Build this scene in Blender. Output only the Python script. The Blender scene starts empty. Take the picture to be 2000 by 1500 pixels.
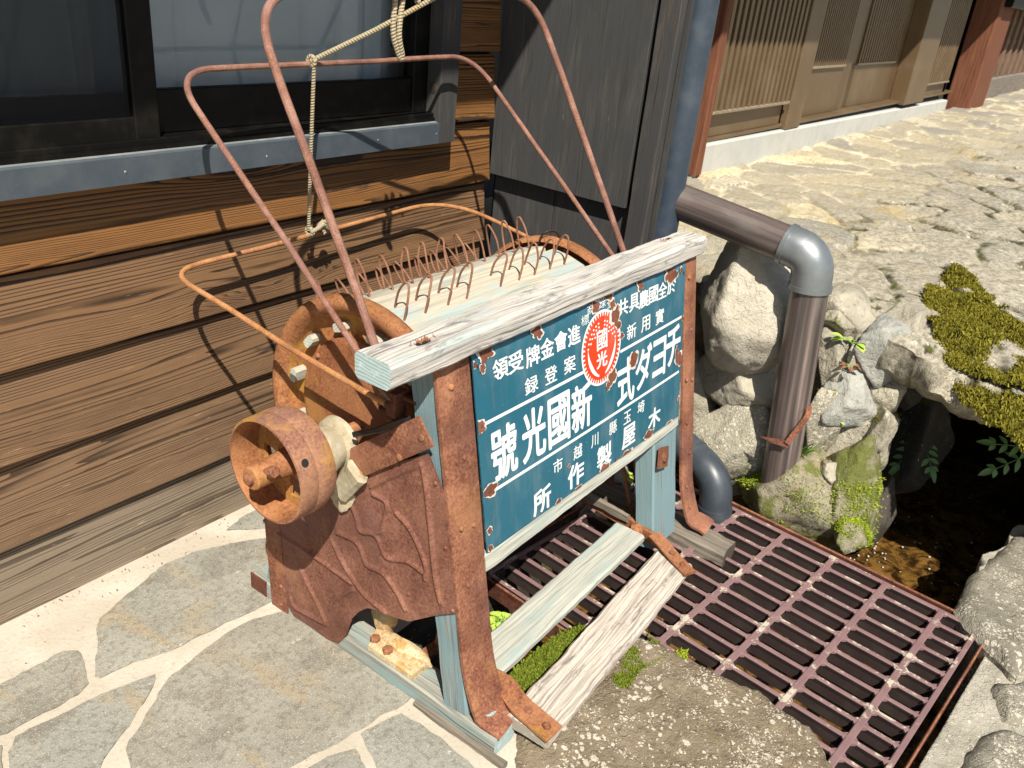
import bpy, bmesh, math, random
import numpy as np
from mathutils import Vector, Matrix, noise, geometry
PI = math.pi
R_ = math.radians
sc = bpy.context.scene
COL = sc.collection
random.seed(7)

# ------------------------------------------------------------------ camera
CAM = Vector((-0.974, -0.616, 1.35))
RC = ((0.599411, -0.794774, 0.095086), (-0.297921, -0.331776, -0.895080), (0.742933, 0.508192, -0.435650))          # camera axes in the world: right, down, forward
FPX = 1661.89                                # focal length for a 2000 px wide picture
cd = bpy.data.cameras.new('camera')
co = bpy.data.objects.new('camera', cd)
COL.objects.link(co)
r_, d_, f_ = (Vector(v) for v in RC)
mw = Matrix.Identity(4)
for i in range(3):
    mw[i][0], mw[i][1], mw[i][2], mw[i][3] = r_[i], -d_[i], -f_[i], CAM[i]
co.matrix_world = mw
cd.sensor_width = 36.0
cd.lens = FPX / 2000.0 * 36.0
cd.clip_start, cd.clip_end = 0.02, 500.0
cd.dof.use_dof = True
cd.dof.focus_distance = 1.75
cd.dof.aperture_fstop = 11.0
sc.camera = co

# ------------------------------------------------------------------ light
SUN_EL, SUN_AZ = R_(51), R_(45)          # the sunlight travels towards +x +y and down
w = bpy.data.worlds.new('World')
sc.world = w
w.use_nodes = True
nt = w.node_tree
sky = nt.nodes.new('ShaderNodeTexSky')
sky.sky_type = 'NISHITA'
sky.sun_disc = False
sky.sun_elevation = SUN_EL
sky.sun_rotation = R_(225)
bg = nt.nodes['Background']
nt.links.new(sky.outputs[0], bg.inputs[0])
bg.inputs[1].default_value = 0.062
sl = bpy.data.lights.new('sun', 'SUN')
sl.energy = 4.8
sl.angle = R_(0.53)
sl.color = (1.0, 0.93, 0.82)
so = bpy.data.objects.new('sun', sl)
COL.objects.link(so)
sd = Vector((math.cos(SUN_EL) * math.cos(SUN_AZ), math.cos(SUN_EL) * math.sin(SUN_AZ), -math.sin(SUN_EL)))
so.rotation_euler = sd.to_track_quat('-Z', 'Y').to_euler()
so.location = (-3, -3, 5)
sc.view_settings.view_transform = 'Standard'
sc.view_settings.look = 'None'
sc.view_settings.gamma = 1.0
sc.view_settings.exposure = 0.72

# ------------------------------------------------------------------ picture point -> point on a real plane
def ray(px, py):
    return r_ * ((px - 1000) / FPX) + d_ * ((py - 750) / FPX) + f_
def onX(p, x):
    v = ray(*p); return CAM + v * ((x - CAM.x) / v.x)
def onY(p, y):
    v = ray(*p); return CAM + v * ((y - CAM.y) / v.y)
def onZ(p, z):
    v = ray(*p); return CAM + v * ((z - CAM.z) / v.z)
def FY(z):                               # y of the leaning front plane of the machine
    return 0.0605 + 0.196 * z
def onF(p, off=0.0):
    v = ray(*p); n = Vector((0, 1, -0.196)); return CAM + v * ((0.0605 + off - CAM.dot(n)) / v.dot(n))

# ------------------------------------------------------------------ object helpers
def tag(o, label=None, cat=None, group=None, kind=None):
    if label: o['label'] = label
    if cat: o['category'] = cat
    if group: o['group'] = group
    if kind: o['kind'] = kind
    return o
def thing(name, label, cat, loc=(0, 0, 0), group=None):
    o = bpy.data.objects.new(name, None)
    o.empty_display_size = 0.1
    COL.objects.link(o)
    o.location = loc
    return tag(o, label, cat, group)

class G:
    """collects verts, faces, uvs and material slots; build() links them as ONE mesh object"""
    def __init__(s):
        s.v, s.f, s.uv, s.m = [], [], [], []
    def add(s, vs, fs, uvs=None, m=0):
        b = len(s.v)
        s.v += [tuple(v) for v in vs]
        for i, f in enumerate(fs):
            s.f.append(tuple(b + k for k in f))
            s.uv.append(uvs[i] if uvs else [(0, 0)] * len(f))
            s.m.append(m)
    def build(s, name, mats, parent=None, smooth=True, angle=35):
        me = bpy.data.meshes.new(name)
        me.from_pydata(s.v, [], s.f)
        if not isinstance(mats, (list, tuple)): mats = [mats]
        for m in mats: me.materials.append(m)
        ul = me.uv_layers.new(name='UVMap')
        flat = [c for f in s.uv for uv in f for c in uv]
        ul.data.foreach_set('uv', flat)
        me.polygons.foreach_set('material_index', s.m)
        me.polygons.foreach_set('use_smooth', [smooth] * len(me.polygons))
        me.update()
        if smooth and angle: me.set_sharp_from_angle(angle=R_(angle))
        o = bpy.data.objects.new(name, me)
        COL.objects.link(o)
        if parent:
            o.parent = parent
            pm = parent.matrix_world if parent.parent is None else parent.matrix_world
            p = parent; loc = Vector((0, 0, 0))
            while p: loc += p.location; p = p.parent
            me.transform(Matrix.Translation(-loc))
        return o

def fbm(p, o=3):
    return noise.fractal(Vector(p), 1.0, 2.0, o)

def frames(pts, up):
    pts = [Vector(p) for p in pts]
    n = len(pts)
    T = []
    for i in range(n):
        a, b = pts[max(i - 1, 0)], pts[min(i + 1, n - 1)]
        T.append((b - a).normalized())
    u = Vector(up) - T[0] * Vector(up).dot(T[0])
    if u.length < 1e-4:
        u = Vector((1, 0, 0)) - T[0] * T[0].x
    u.normalize()
    out = []
    for i in range(n):
        u = u - T[i] * u.dot(T[i]); u.normalize()
        out.append((pts[i], T[i].cross(u), u))
    return out

def sweep(g, pts, prof, up=(0, 0, 1), m=0, cap=None, scale=None, wear=0.0, seed=0.0, uo=None):
    """profile (side, up) carried along a path; uv in metres: u along, v round"""
    fr = frames(pts, up)
    if uo is None: uo = (random.uniform(0, 40), random.uniform(0, 40))
    n, k = len(fr), len(prof)
    vs, dist = [], [0.0]
    for i in range(1, n): dist.append(dist[-1] + (fr[i][0] - fr[i - 1][0]).length)
    per = [0.0]
    for j in range(k): per.append(per[-1] + math.dist(prof[j], prof[(j + 1) % k]))
    for i, (p, s, u) in enumerate(fr):
        c = scale[i] if scale else 1.0
        for (a, b) in prof:
            q = p + s * (a * c) + u * (b * c)
            if wear:
                e = fbm((q.x * 9 + seed, q.y * 9, q.z * 9), 3) * wear + fbm((q.x * 60, q.y * 60 + seed, q.z * 60), 2) * wear * 0.35
                q += (s * a + u * b).normalized() * e
            vs.append(q)
    fs, uv = [], []
    for i in range(n - 1):
        for j in range(k):
            j2 = (j + 1) % k
            fs.append((i * k + j, i * k + j2, (i + 1) * k + j2, (i + 1) * k + j))
            a, b, c, d = dist[i] + uo[0], dist[i + 1] + uo[0], per[j] + uo[1], per[j + 1] + uo[1]
            uv.append([(a, c), (a, d), (b, d), (b, c)])
    g.add(vs, fs, uv, m)
    cm = m if cap is None else cap
    if cap != -1:
        for i, rev in ((0, True), (n - 1, False)):
            ids = list(range(i * k, i * k + k))
            if rev: ids = ids[::-1]
            pv = [vs[q] for q in ids]
            pr = prof[::-1] if rev else prof
            g.add(pv, [tuple(range(k))], [[(a + uo[0], b + uo[1]) for a, b in pr]], cm)

def circ(r, n=12):
    return [(r * math.cos(2 * PI * i / n), r * math.sin(2 * PI * i / n)) for i in range(n)]
def rect(w_, h_, c=0.003, sub=4):
    """chamfered rectangle, sides subdivided"""
    a, b = w_ / 2, h_ / 2
    cs = [(a - c, -b), (a, -b + c), (a, b - c), (a - c, b), (-a + c, b), (-a, b - c), (-a, -b + c), (-a + c, -b)]
    out = []
    for i in range(8):
        p, q = cs[i], cs[(i + 1) % 8]
        n = sub if i % 2 == 1 else 1
        for t in range(n):
            out.append((p[0] + (q[0] - p[0]) * t / n, p[1] + (q[1] - p[1]) * t / n))
    return out
def lin(a, b, n):
    a, b = Vector(a), Vector(b)
    return [a.lerp(b, i / (n - 1)) for i in range(n)]
def beam(g, a, b, w_, h_, up=(0, 0, 1), n=20, c=0.004, wear=0.0015, m=0, cap=1, uo=None):
    sweep(g, lin(a, b, n), rect(w_, h_, c), up, m, cap, None, wear, random.uniform(0, 50), uo)
def box(g, lo, hi, m=0, c=0.0):
    x0, y0, z0 = lo; x1, y1, z1 = hi
    if c <= 0:
        vs = [(x0, y0, z0), (x1, y0, z0), (x1, y1, z0), (x0, y1, z0), (x0, y0, z1), (x1, y0, z1), (x1, y1, z1), (x0, y1, z1)]
        fs = [(0, 3, 2, 1), (4, 5, 6, 7), (0, 1, 5, 4), (1, 2, 6, 5), (2, 3, 7, 6), (3, 0, 4, 7)]
        uv = []
        for f in fs:
            n = (Vector(vs[f[1]]) - Vector(vs[f[0]])).cross(Vector(vs[f[2]]) - Vector(vs[f[1]]))
            ax = max(range(3), key=lambda i: abs(n[i]))
            if ax == 0: uv.append([(vs[i][2], vs[i][1]) for i in f])
            elif ax == 1: uv.append([(vs[i][2], vs[i][0]) for i in f])
            else: uv.append([(vs[i][0], vs[i][1]) for i in f])
        g.add(vs, fs, uv, m)
    else:
        d = [x1 - x0, y1 - y0, z1 - z0]
        ax = max(range(3), key=lambda i: d[i])
        mid = [(lo[i] + hi[i]) / 2 for i in range(3)]
        a, b = list(mid), list(mid)
        a[ax], b[ax] = lo[ax], hi[ax]
        if ax == 0: sweep(g, [a, b], rect(d[1], d[2], c, 1), (0, 0, 1), m)
        elif ax == 1: sweep(g, [a, b], rect(d[0], d[2], c, 1), (0, 0, 1), m)
        else: sweep(g, [a, b], rect(d[0], d[1], c, 1), (0, 1, 0), m)
def tube(g, pts, r, n=10, m=0, scale=None, cap=None):
    sweep(g, pts, circ(r, n), (0.123, 0.31, 0.94), m, cap, scale)
def lathe(g, prof, cy, cz, n=48, m=0, x0=0.0, close=False):
    """profile of (r, x) turned round an axis along x through (cy, cz)"""
    k = len(prof)
    vs = []
    for i in range(n):
        a = 2 * PI * i / n
        for (r, x) in prof: vs.append((x + x0, cy + r * math.cos(a), cz + r * math.sin(a)))
    fs, uv = [], []
    for i in range(n):
        i2 = (i + 1) % n
        for j in range(k - 1 if not close else k):
            j2 = (j + 1) % k
            fs.append((i * k + j, i * k + j2, i2 * k + j2, i2 * k + j))
            uv.append([(i * .05, j * .02), (i * .05, j * .02 + .02), (i * .05 + .05, j * .02 + .02), (i * .05 + .05, j * .02)])
    g.add(vs, fs, uv, m)
def spline(ctrl, n=8):
    """Catmull-Rom through control points"""
    P = [Vector(c) for c in ctrl]
    P = [P[0] * 2 - P[1]] + P + [P[-1] * 2 - P[-2]]
    out = []
    for i in range(1, len(P) - 2):
        for t in range(n):
            t = t / n
            a, b, c, d = P[i - 1], P[i], P[i + 1], P[i + 2]
            out.append(0.5 * ((2 * b) + (c - a) * t + (2 * a - 5 * b + 4 * c - d) * t * t + (3 * b - a - 3 * c + d) * t ** 3))
    out.append(P[-2])
    return out
def fillet(ctrl, rad, n=8):
    P = [Vector(c) for c in ctrl]
    out = [P[0]]
    for i in range(1, len(P) - 1):
        r = rad[i - 1] if isinstance(rad, (list, tuple)) else rad
        a = (P[i - 1] - P[i]).normalized(); b = (P[i + 1] - P[i]).normalized()
        p, q = P[i] + a * r, P[i] + b * r
        for t in range(n + 1):
            t /= n
            out.append(p * (1 - t) ** 2 + P[i] * 2 * t * (1 - t) + q * t * t)
    out.append(P[-1])
    return out
def densify(pts, step):
    out = [Vector(pts[0])]
    for a, b in zip(pts[:-1], pts[1:]):
        a, b = Vector(a), Vector(b)
        n = max(1, int((b - a).length / step))
        for i in range(1, n + 1): out.append(a.lerp(b, i / n))
    return out
def rivet(g, p, nrm, r=0.006, h=0.4, m=0, hexa=False):
    n = Vector(nrm).normalized()
    u = n.orthogonal().normalized(); v = n.cross(u)
    k = 6 if hexa else 12
    rings = [(1, -0.3), (1, h), (0.85, h + 0.12), (0, h + 0.14)] if hexa else [(1, -0.2), (1, 0.05), (0.82, h * .7), (0.45, h), (0, h * 1.05)]
    vs, fs = [], []
    p = Vector(p)
    for (a, b) in rings:
        for i in range(k):
            t = 2 * PI * i / k + 0.3
            vs.append(p + u * (r * a * math.cos(t)) + v * (r * a * math.sin(t)) + n * (r * b))
    for j in range(len(rings) - 1):
        for i in range(k):
            i2 = (i + 1) % k
            fs.append((j * k + i, j * k + i2, (j + 1) * k + i2, (j + 1) * k + i))
    g.add(vs, fs, None, m)

_ico = {}
def ico(sub):
    if sub not in _ico:
        bm = bmesh.new(); bmesh.ops.create_icosphere(bm, subdivisions=sub, radius=1.0)
        _ico[sub] = ([v.co.copy() for v in bm.verts], [tuple(v.index for v in f.verts) for f in bm.faces]); bm.free()
    return _ico[sub]
def rock(g, c, size, seed, cuts=16, rough=0.06, sub=5, rot=None, m=0, flat=0.78):
    """faceted stone: a ball cut by random planes, then weathered"""
    rnd = random.Random(seed)
    vs, fs = ico(sub)
    pl = []
    for i in range(cuts):
        n = Vector((rnd.gauss(0, 1), rnd.gauss(0, 1), rnd.gauss(0, 1))).normalized()
        pl.append((n, rnd.uniform(flat - .24, flat + .03)))
    out = []
    for v in vs:
        r = 1.0
        acc = 0
        for n, d in pl:
            dn = v.dot(n)
            if dn > 0.05: acc += math.exp(-75 * (d / dn))
        acc += math.exp(-75 * 1.06)
        r = -math.log(acc) / 75 * 1.16
        q = v * r
        o = Vector((seed * 3.1, seed * 1.7, seed))
        e = fbm(q * 1.3 + o, 3) * rough * .8 + fbm(q * 11 + o, 4) * rough * .30 + abs(fbm(q * 3 + o, 2)) * -rough * .5
        q = q * (1 + e)
        q = Vector((q.x * size[0], q.y * size[1], q.z * size[2]))
        if rot: q.rotate(Matrix.Rotation(rot, 3, 'X'))
        out.append(q + Vector(c))
    g.add(out, fs, None, m)
# ------------------------------------------------------------------ material nodes
class N:
    def __init__(s, name):
        s.mat = bpy.data.materials.new(name); s.mat.use_nodes = True
        s.t = s.mat.node_tree; s.t.nodes.clear()
        s.out = s.t.nodes.new('ShaderNodeOutputMaterial')
    def n(s, ty, **kw):
        o = s.t.nodes.new(ty)
        for k, v in kw.items(): setattr(o, k, v)
        return o
    def put(s, sock, v):
        if v is None: return
        if hasattr(v, 'links'): s.t.links.new(v, sock)
        elif isinstance(v, (tuple, list)) and sock.type == 'RGBA' and len(v) == 3: sock.default_value = (*v, 1)
        else: sock.default_value = v
    def obj(s): return s.n('ShaderNodeTexCoord').outputs['Object']
    def uv(s): return s.n('ShaderNodeTexCoord').outputs['UV']
    def geo(s): return s.n('ShaderNodeNewGeometry').outputs['Position']
    def map(s, v, sc=(1, 1, 1), loc=(0, 0, 0), rot=(0, 0, 0)):
        o = s.n('ShaderNodeMapping'); s.put(o.inputs[0], v)
        o.inputs['Scale'].default_value = sc; o.inputs['Location'].default_value = loc; o.inputs['Rotation'].default_value = rot
        return o.outputs[0]
    def noise(s, v, scale, detail=4, rough=0.55, dist=0, col=False):
        o = s.n('ShaderNodeTexNoise'); s.put(o.inputs['Vector'], v); s.put(o.inputs['Scale'], scale)
        o.inputs['Detail'].default_value = detail; o.inputs['Roughness'].default_value = rough; o.inputs['Distortion'].default_value = dist
        return o.outputs[1 if col else 0]
    def vor(s, v, scale, feature='F1', rnd=1.0, out=0, smooth=None):
        o = s.n('ShaderNodeTexVoronoi', feature=feature); s.put(o.inputs['Vector'], v); s.put(o.inputs['Scale'], scale)
        o.inputs['Randomness'].default_value = rnd
        return o.outputs[out]
    def math(s, op, a, b=None, c=None, clamp=False):
        o = s.n('ShaderNodeMath', operation=op, use_clamp=clamp); s.put(o.inputs[0], a); s.put(o.inputs[1], b)
        if c is not None: s.put(o.inputs[2], c)
        return o.outputs[0]
    def vmath(s, op, a, b):
        o = s.n('ShaderNodeVectorMath', operation=op); s.put(o.inputs[0], a); s.put(o.inputs[1], b)
        return o.outputs[0]
    def sep(s, v):
        o = s.n('ShaderNodeSeparateXYZ'); s.put(o.inputs[0], v); return o.outputs
    def comb(s, x, y, z=0.0):
        o = s.n('ShaderNodeCombineXYZ'); s.put(o.inputs[0], x); s.put(o.inputs[1], y); s.put(o.inputs[2], z); return o.outputs[0]
    def ramp(s, f, stops, interp='LINEAR'):
        o = s.n('ShaderNodeValToRGB'); s.put(o.inputs[0], f); cr = o.color_ramp; cr.interpolation = interp
        while len(cr.elements) > 1: cr.elements.remove(cr.elements[0])
        for i, (p, c) in enumerate(stops):
            e = cr.elements[0] if i == 0 else cr.elements.new(p)
            e.position = p
            if not isinstance(c, (tuple, list)): c = (c, c, c)
            e.color = (*c, 1)
        return o.outputs[0]
    def step(s, f, a, b):
        o = s.n('ShaderNodeMapRange', interpolation_type='SMOOTHSTEP'); s.put(o.inputs[0], f)
        o.inputs[1].default_value = a; o.inputs[2].default_value = b
        return o.outputs[0]
    def mix(s, f, a, b, mode='MIX'):
        o = s.n('ShaderNodeMix', data_type='RGBA', blend_type=mode); s.put(o.inputs[0], f); s.put(o.inputs[6], a); s.put(o.inputs[7], b)
        return o.outputs[2]
    def bump(s, h, strength=0.5, dist=0.002, normal=None):
        o = s.n('ShaderNodeBump'); s.put(o.inputs['Height'], h); o.inputs['Strength'].default_value = strength
        o.inputs['Distance'].default_value = dist
        if normal is not None: s.put(o.inputs['Normal'], normal)
        return o.outputs[0]
    def attr(s, name):
        o = s.n('ShaderNodeAttribute', attribute_name=name); return o.outputs
    def bsdf(s, col, rough=0.7, metal=0.0, normal=None, spec=0.5, **kw):
        o = s.n('ShaderNodeBsdfPrincipled'); s.put(o.inputs['Base Color'], col); s.put(o.inputs['Roughness'], rough)
        s.put(o.inputs['Metallic'], metal); s.put(o.inputs['Specular IOR Level'], spec)
        if normal is not None: s.put(o.inputs['Normal'], normal)
        for k, v in kw.items(): s.put(o.inputs[k.replace('_', ' ')], v)
        return o.outputs[0]
    def done(s, sh):
        s.t.links.new(sh, s.out.inputs[0]); return s.mat

def m_rust(name, dark, mid, light, ochre=0.0, plum=0.3, sc=1.0):
    k = N(name); p = k.obj()
    a = k.noise(p, 16 * sc, 6, .66); b = k.noise(p, 170 * sc, 5, .7); c = k.noise(k.map(p, (1, 1, 1), (5, 2, 9)), 5 * sc, 5, .6, .6)
    f = k.math('ADD', k.math('MULTIPLY', a, .45), k.math('MULTIPLY', b, .55))
    col = k.ramp(f, [(.36, dark), (.48, mid), (.62, light)])
    col = k.mix(k.math('MULTIPLY', k.step(c, .48, .62), plum), col, (.17, .085, .075))
    o = k.noise(k.map(p, (1, 1, 1), (1, 7, 3)), 7 * sc, 6, .65, .4)
    col = k.mix(k.math('MULTIPLY', k.step(o, .60 - ochre * .16, .70 - ochre * .16), min(1, ochre * 1.3)), col, (.40, .215, .045))
    lv = k.noise(k.map(p, (1, 1, 1), (6, 2, 5)), 4.5 * sc, 4, .6)
    col = k.mix(k.math('MULTIPLY', k.step(lv, .50, .66), .5), col, tuple(.55 * q for q in mid))
    col = k.mix(k.math('MULTIPLY', k.math('SUBTRACT', 1.0, k.step(lv, .34, .48)), .35), col, tuple(1.15 * q for q in light))
    pit = k.step(k.noise(p, 230 * sc, 3, .6), .60, .72)
    col = k.mix(k.math('MULTIPLY', pit, .55), col, (.05, .018, .012))
    h = k.math('ADD', k.math('MULTIPLY', b, .7), k.math('MULTIPLY', k.noise(p, 320 * sc, 3), .4))
    return k.done(k.bsdf(col, k.ramp(f, [(.3, .75), (.7, .9)]), 0, k.bump(h, .55, .0022), .25))
RUST = m_rust('rusty_iron', (.075, .027, .018), (.19, .074, .042), (.33, .155, .088), 0.14, .35)
RUST_PANEL = m_rust('rusty_sheet', (.080, .032, .024), (.165, .068, .045), (.27, .13, .088), 0.15, .5)
RUST_WHEEL = m_rust('ochre_rusty_iron', (.10, .034, .016), (.27, .105, .036), (.40, .18, .06), .75, .3, .8)
RUST_ROD = m_rust('rusty_rod', (.11, .05, .035), (.22, .105, .072), (.34, .20, .155), .05, .5, 2.2)
RUST_ROD2 = m_rust('ochre_rusty_rod', (.18, .07, .03), (.37, .165, .065), (.48, .25, .11), .45, .15, 2)
RUST_WIRE = m_rust('rusty_wire', (.13, .05, .03), (.23, .105, .06), (.31, .165, .1), .1, .2, 3)
RUST_BRIGHT = m_rust('orange_rusty_iron', (.11, .038, .02), (.26, .105, .048), (.38, .18, .085), .3, .2)
RUST_DARK = m_rust('dark_rusty_iron', (.04, .014, .01), (.10, .035, .02), (.17, .06, .035), 0, .2)

def m_wood(name, base, dark, paint=None, amt=0.5, grain=150, crack=.5, bump=.6, spots=None, knots=False):
    """weathered timber; grain runs along u of the uv map"""
    k = N(name); u = k.uv()
    wob = k.noise(k.map(u, (2.2, 12, 1)), 1, 3, .5)
    su = k.sep(u)
    v2 = k.math('ADD', su[1], k.math('MULTIPLY', wob, .035))
    if knots:
        dv = k.vor(k.map(u, (2.6, 5.2, 1), (3, 1, 0)), 1.0)
        v2 = k.math('ADD', v2, k.math('MULTIPLY', k.math('SUBTRACT', 1.0, k.step(dv, .0, .4)), .05))
    q = k.comb(su[0], v2)
    g1 = k.noise(k.map(q, (3.5, grain, 1)), 1, 5, .65)
    g2 = k.noise(k.map(q, (9, grain * 2.6, 1), (3, 1, 0)), 1, 4, .7)
    g = k.math('ADD', k.math('MULTIPLY', g1, .65), k.math('MULTIPLY', g2, .35))
    col = k.ramp(g, [(.30, dark), (.44, tuple(.55 * a + .45 * b for a, b in zip(dark, base))), (.56, base), (.75, tuple(min(1, c * 1.2) for c in base))])
    big = k.noise(k.map(u, (4, 18, 1), (7, 3, 0)), 1, 5, .6)
    if paint:
        pf = k.step(k.math('ADD', k.math('MULTIPLY', big, .7), k.math('MULTIPLY', g1, .3)), .60 - amt * .28, .68 - amt * .24)
        col = k.mix(k.math('MULTIPLY', pf, .85), col, k.mix(g2, tuple(.72 * c for c in paint), paint))
    if spots:
        sp = k.step(k.noise(k.map(u, (9, 38, 1), (2, 9, 0)), 1, 6, .72, .5), .52, .66)
        col = k.mix(k.math('MULTIPLY', sp, .75), col, spots)
    if knots:
        kd = k.math('ADD', dv, k.math('MULTIPLY', k.noise(u, 40, 3), .03))
        kr = k.math('FRACT', k.math('MULTIPLY', kd, 55)); ke = k.math('SUBTRACT', 1.0, k.step(kd, .06, .13))
        col = k.mix(k.math('MULTIPLY', ke, k.math('ADD', .35, k.math('MULTIPLY', kr, .5))), col, tuple(.5 * c for c in dark))
        sc_ = k.step(k.noise(k.map(u, (11, 60, 1), (6, 6, 0)), 1, 3, .6), .70, .74)
        col = k.mix(k.math('MULTIPLY', sc_, .5), col, (.22, .22, .21))
    ck = k.step(k.noise(k.map(q, (1.6, 95, 1), (11, 4, 0)), 1, 2, .5), .66, .72)
    col = k.mix(k.math('MULTIPLY', ck, crack), col, tuple(.25 * c for c in dark))
    h = k.math('SUBTRACT', g, k.math('MULTIPLY', ck, .6))
    return k.done(k.bsdf(col, .85, 0, k.bump(h, bump, .003), .2))
BLUE = (.30, .44, .45)
W_BEAM = m_wood('silvery_weathered_wood', (.60, .57, .52), (.12, .11, .105), (.42, .50, .48), .2, 210, .8, .7, (.13, .12, .12))
W_POST = m_wood('flaking_blue_wood', (.27, .30, .29), (.06, .085, .09), (.19, .30, .33), .72, 230, .9)
W_SILL = m_wood('grey_blue_wood', (.34, .34, .29), (.09, .095, .09), (.26, .36, .36), .42, 200, .7)
W_SLAT = m_wood('pale_slat_wood', (.50, .46, .36), (.27, .25, .20), (.38, .47, .46), .35, 110, .25, .4)
W_PED1 = m_wood('pale_green_weathered_wood', (.47, .47, .40), (.20, .21, .19), (.36, .44, .41), .35, 160, .4, .5)
W_PED2 = m_wood('rotten_grey_wood', (.60, .53, .45), (.10, .088, .078), None, 0, 170, .8, .9, (.12, .108, .10))
W_OLD = m_wood('dark_old_wood', (.22, .19, .15), (.05, .045, .04), None, 0, 120, .7, .9)
W_STAIN = m_wood('black_stained_wood', (.066, .065, .063), (.030, .029, .029), (.054, .056, .058), .6, 60, .25, .35, None, True)
W_JAMB = m_wood('worn_black_wood', (.085, .075, .066), (.02, .019, .018), (.05, .052, .054), .7, 140, .4, .5)
W_RED = m_wood('red_brown_timber', (.18, .072, .04), (.075, .028, .016), None, 0, 70, .2, .3)
W_GREYBOARD = m_wood('grey_base_board', (.22, .19, .16), (.08, .07, .06), None, 0, 120, .4, .5)
W_LATT = m_wood('brown_lattice_wood', (.20, .13, .09), (.08, .05, .035), None, 0, 120, .4, .4)

def m_end(name, base, dark):
    k = N(name); u = k.uv()
    q = k.vmath('ADD', u, k.noise(u, 18, 2, .5, 0, True))
    s_ = k.sep(u)
    d = k.math('SQRT', k.math('ADD', k.math('POWER', k.math('SUBTRACT', k.math('FRACT', s_[0]), .3), 2), k.math('POWER', k.math('SUBTRACT', k.math('FRACT', s_[1]), .2), 2)))
    d = k.math('ADD', d, k.math('MULTIPLY', k.noise(u, 12, 3), .02))
    f = k.math('FRACT', k.math('MULTIPLY', d, 170))
    n = k.noise(u, 60, 4)
    col = k.mix(k.math('MULTIPLY', k.step(f, .45, .95), .7), base, dark)
    col = k.mix(k.step(n, .5, .75), col, tuple(1.25 * c for c in base))
    return k.done(k.bsdf(col, .9, 0, k.bump(f, .4, .002), .2))
E_BLUE = m_end('blue_end_grain', (.33, .42, .41), (.13, .19, .20))
E_GREY = m_end('grey_end_grain', (.30, .27, .22), (.10, .09, .08))
E_DARK = m_end('dark_end_grain', (.10, .08, .06), (.03, .025, .02))

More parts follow.
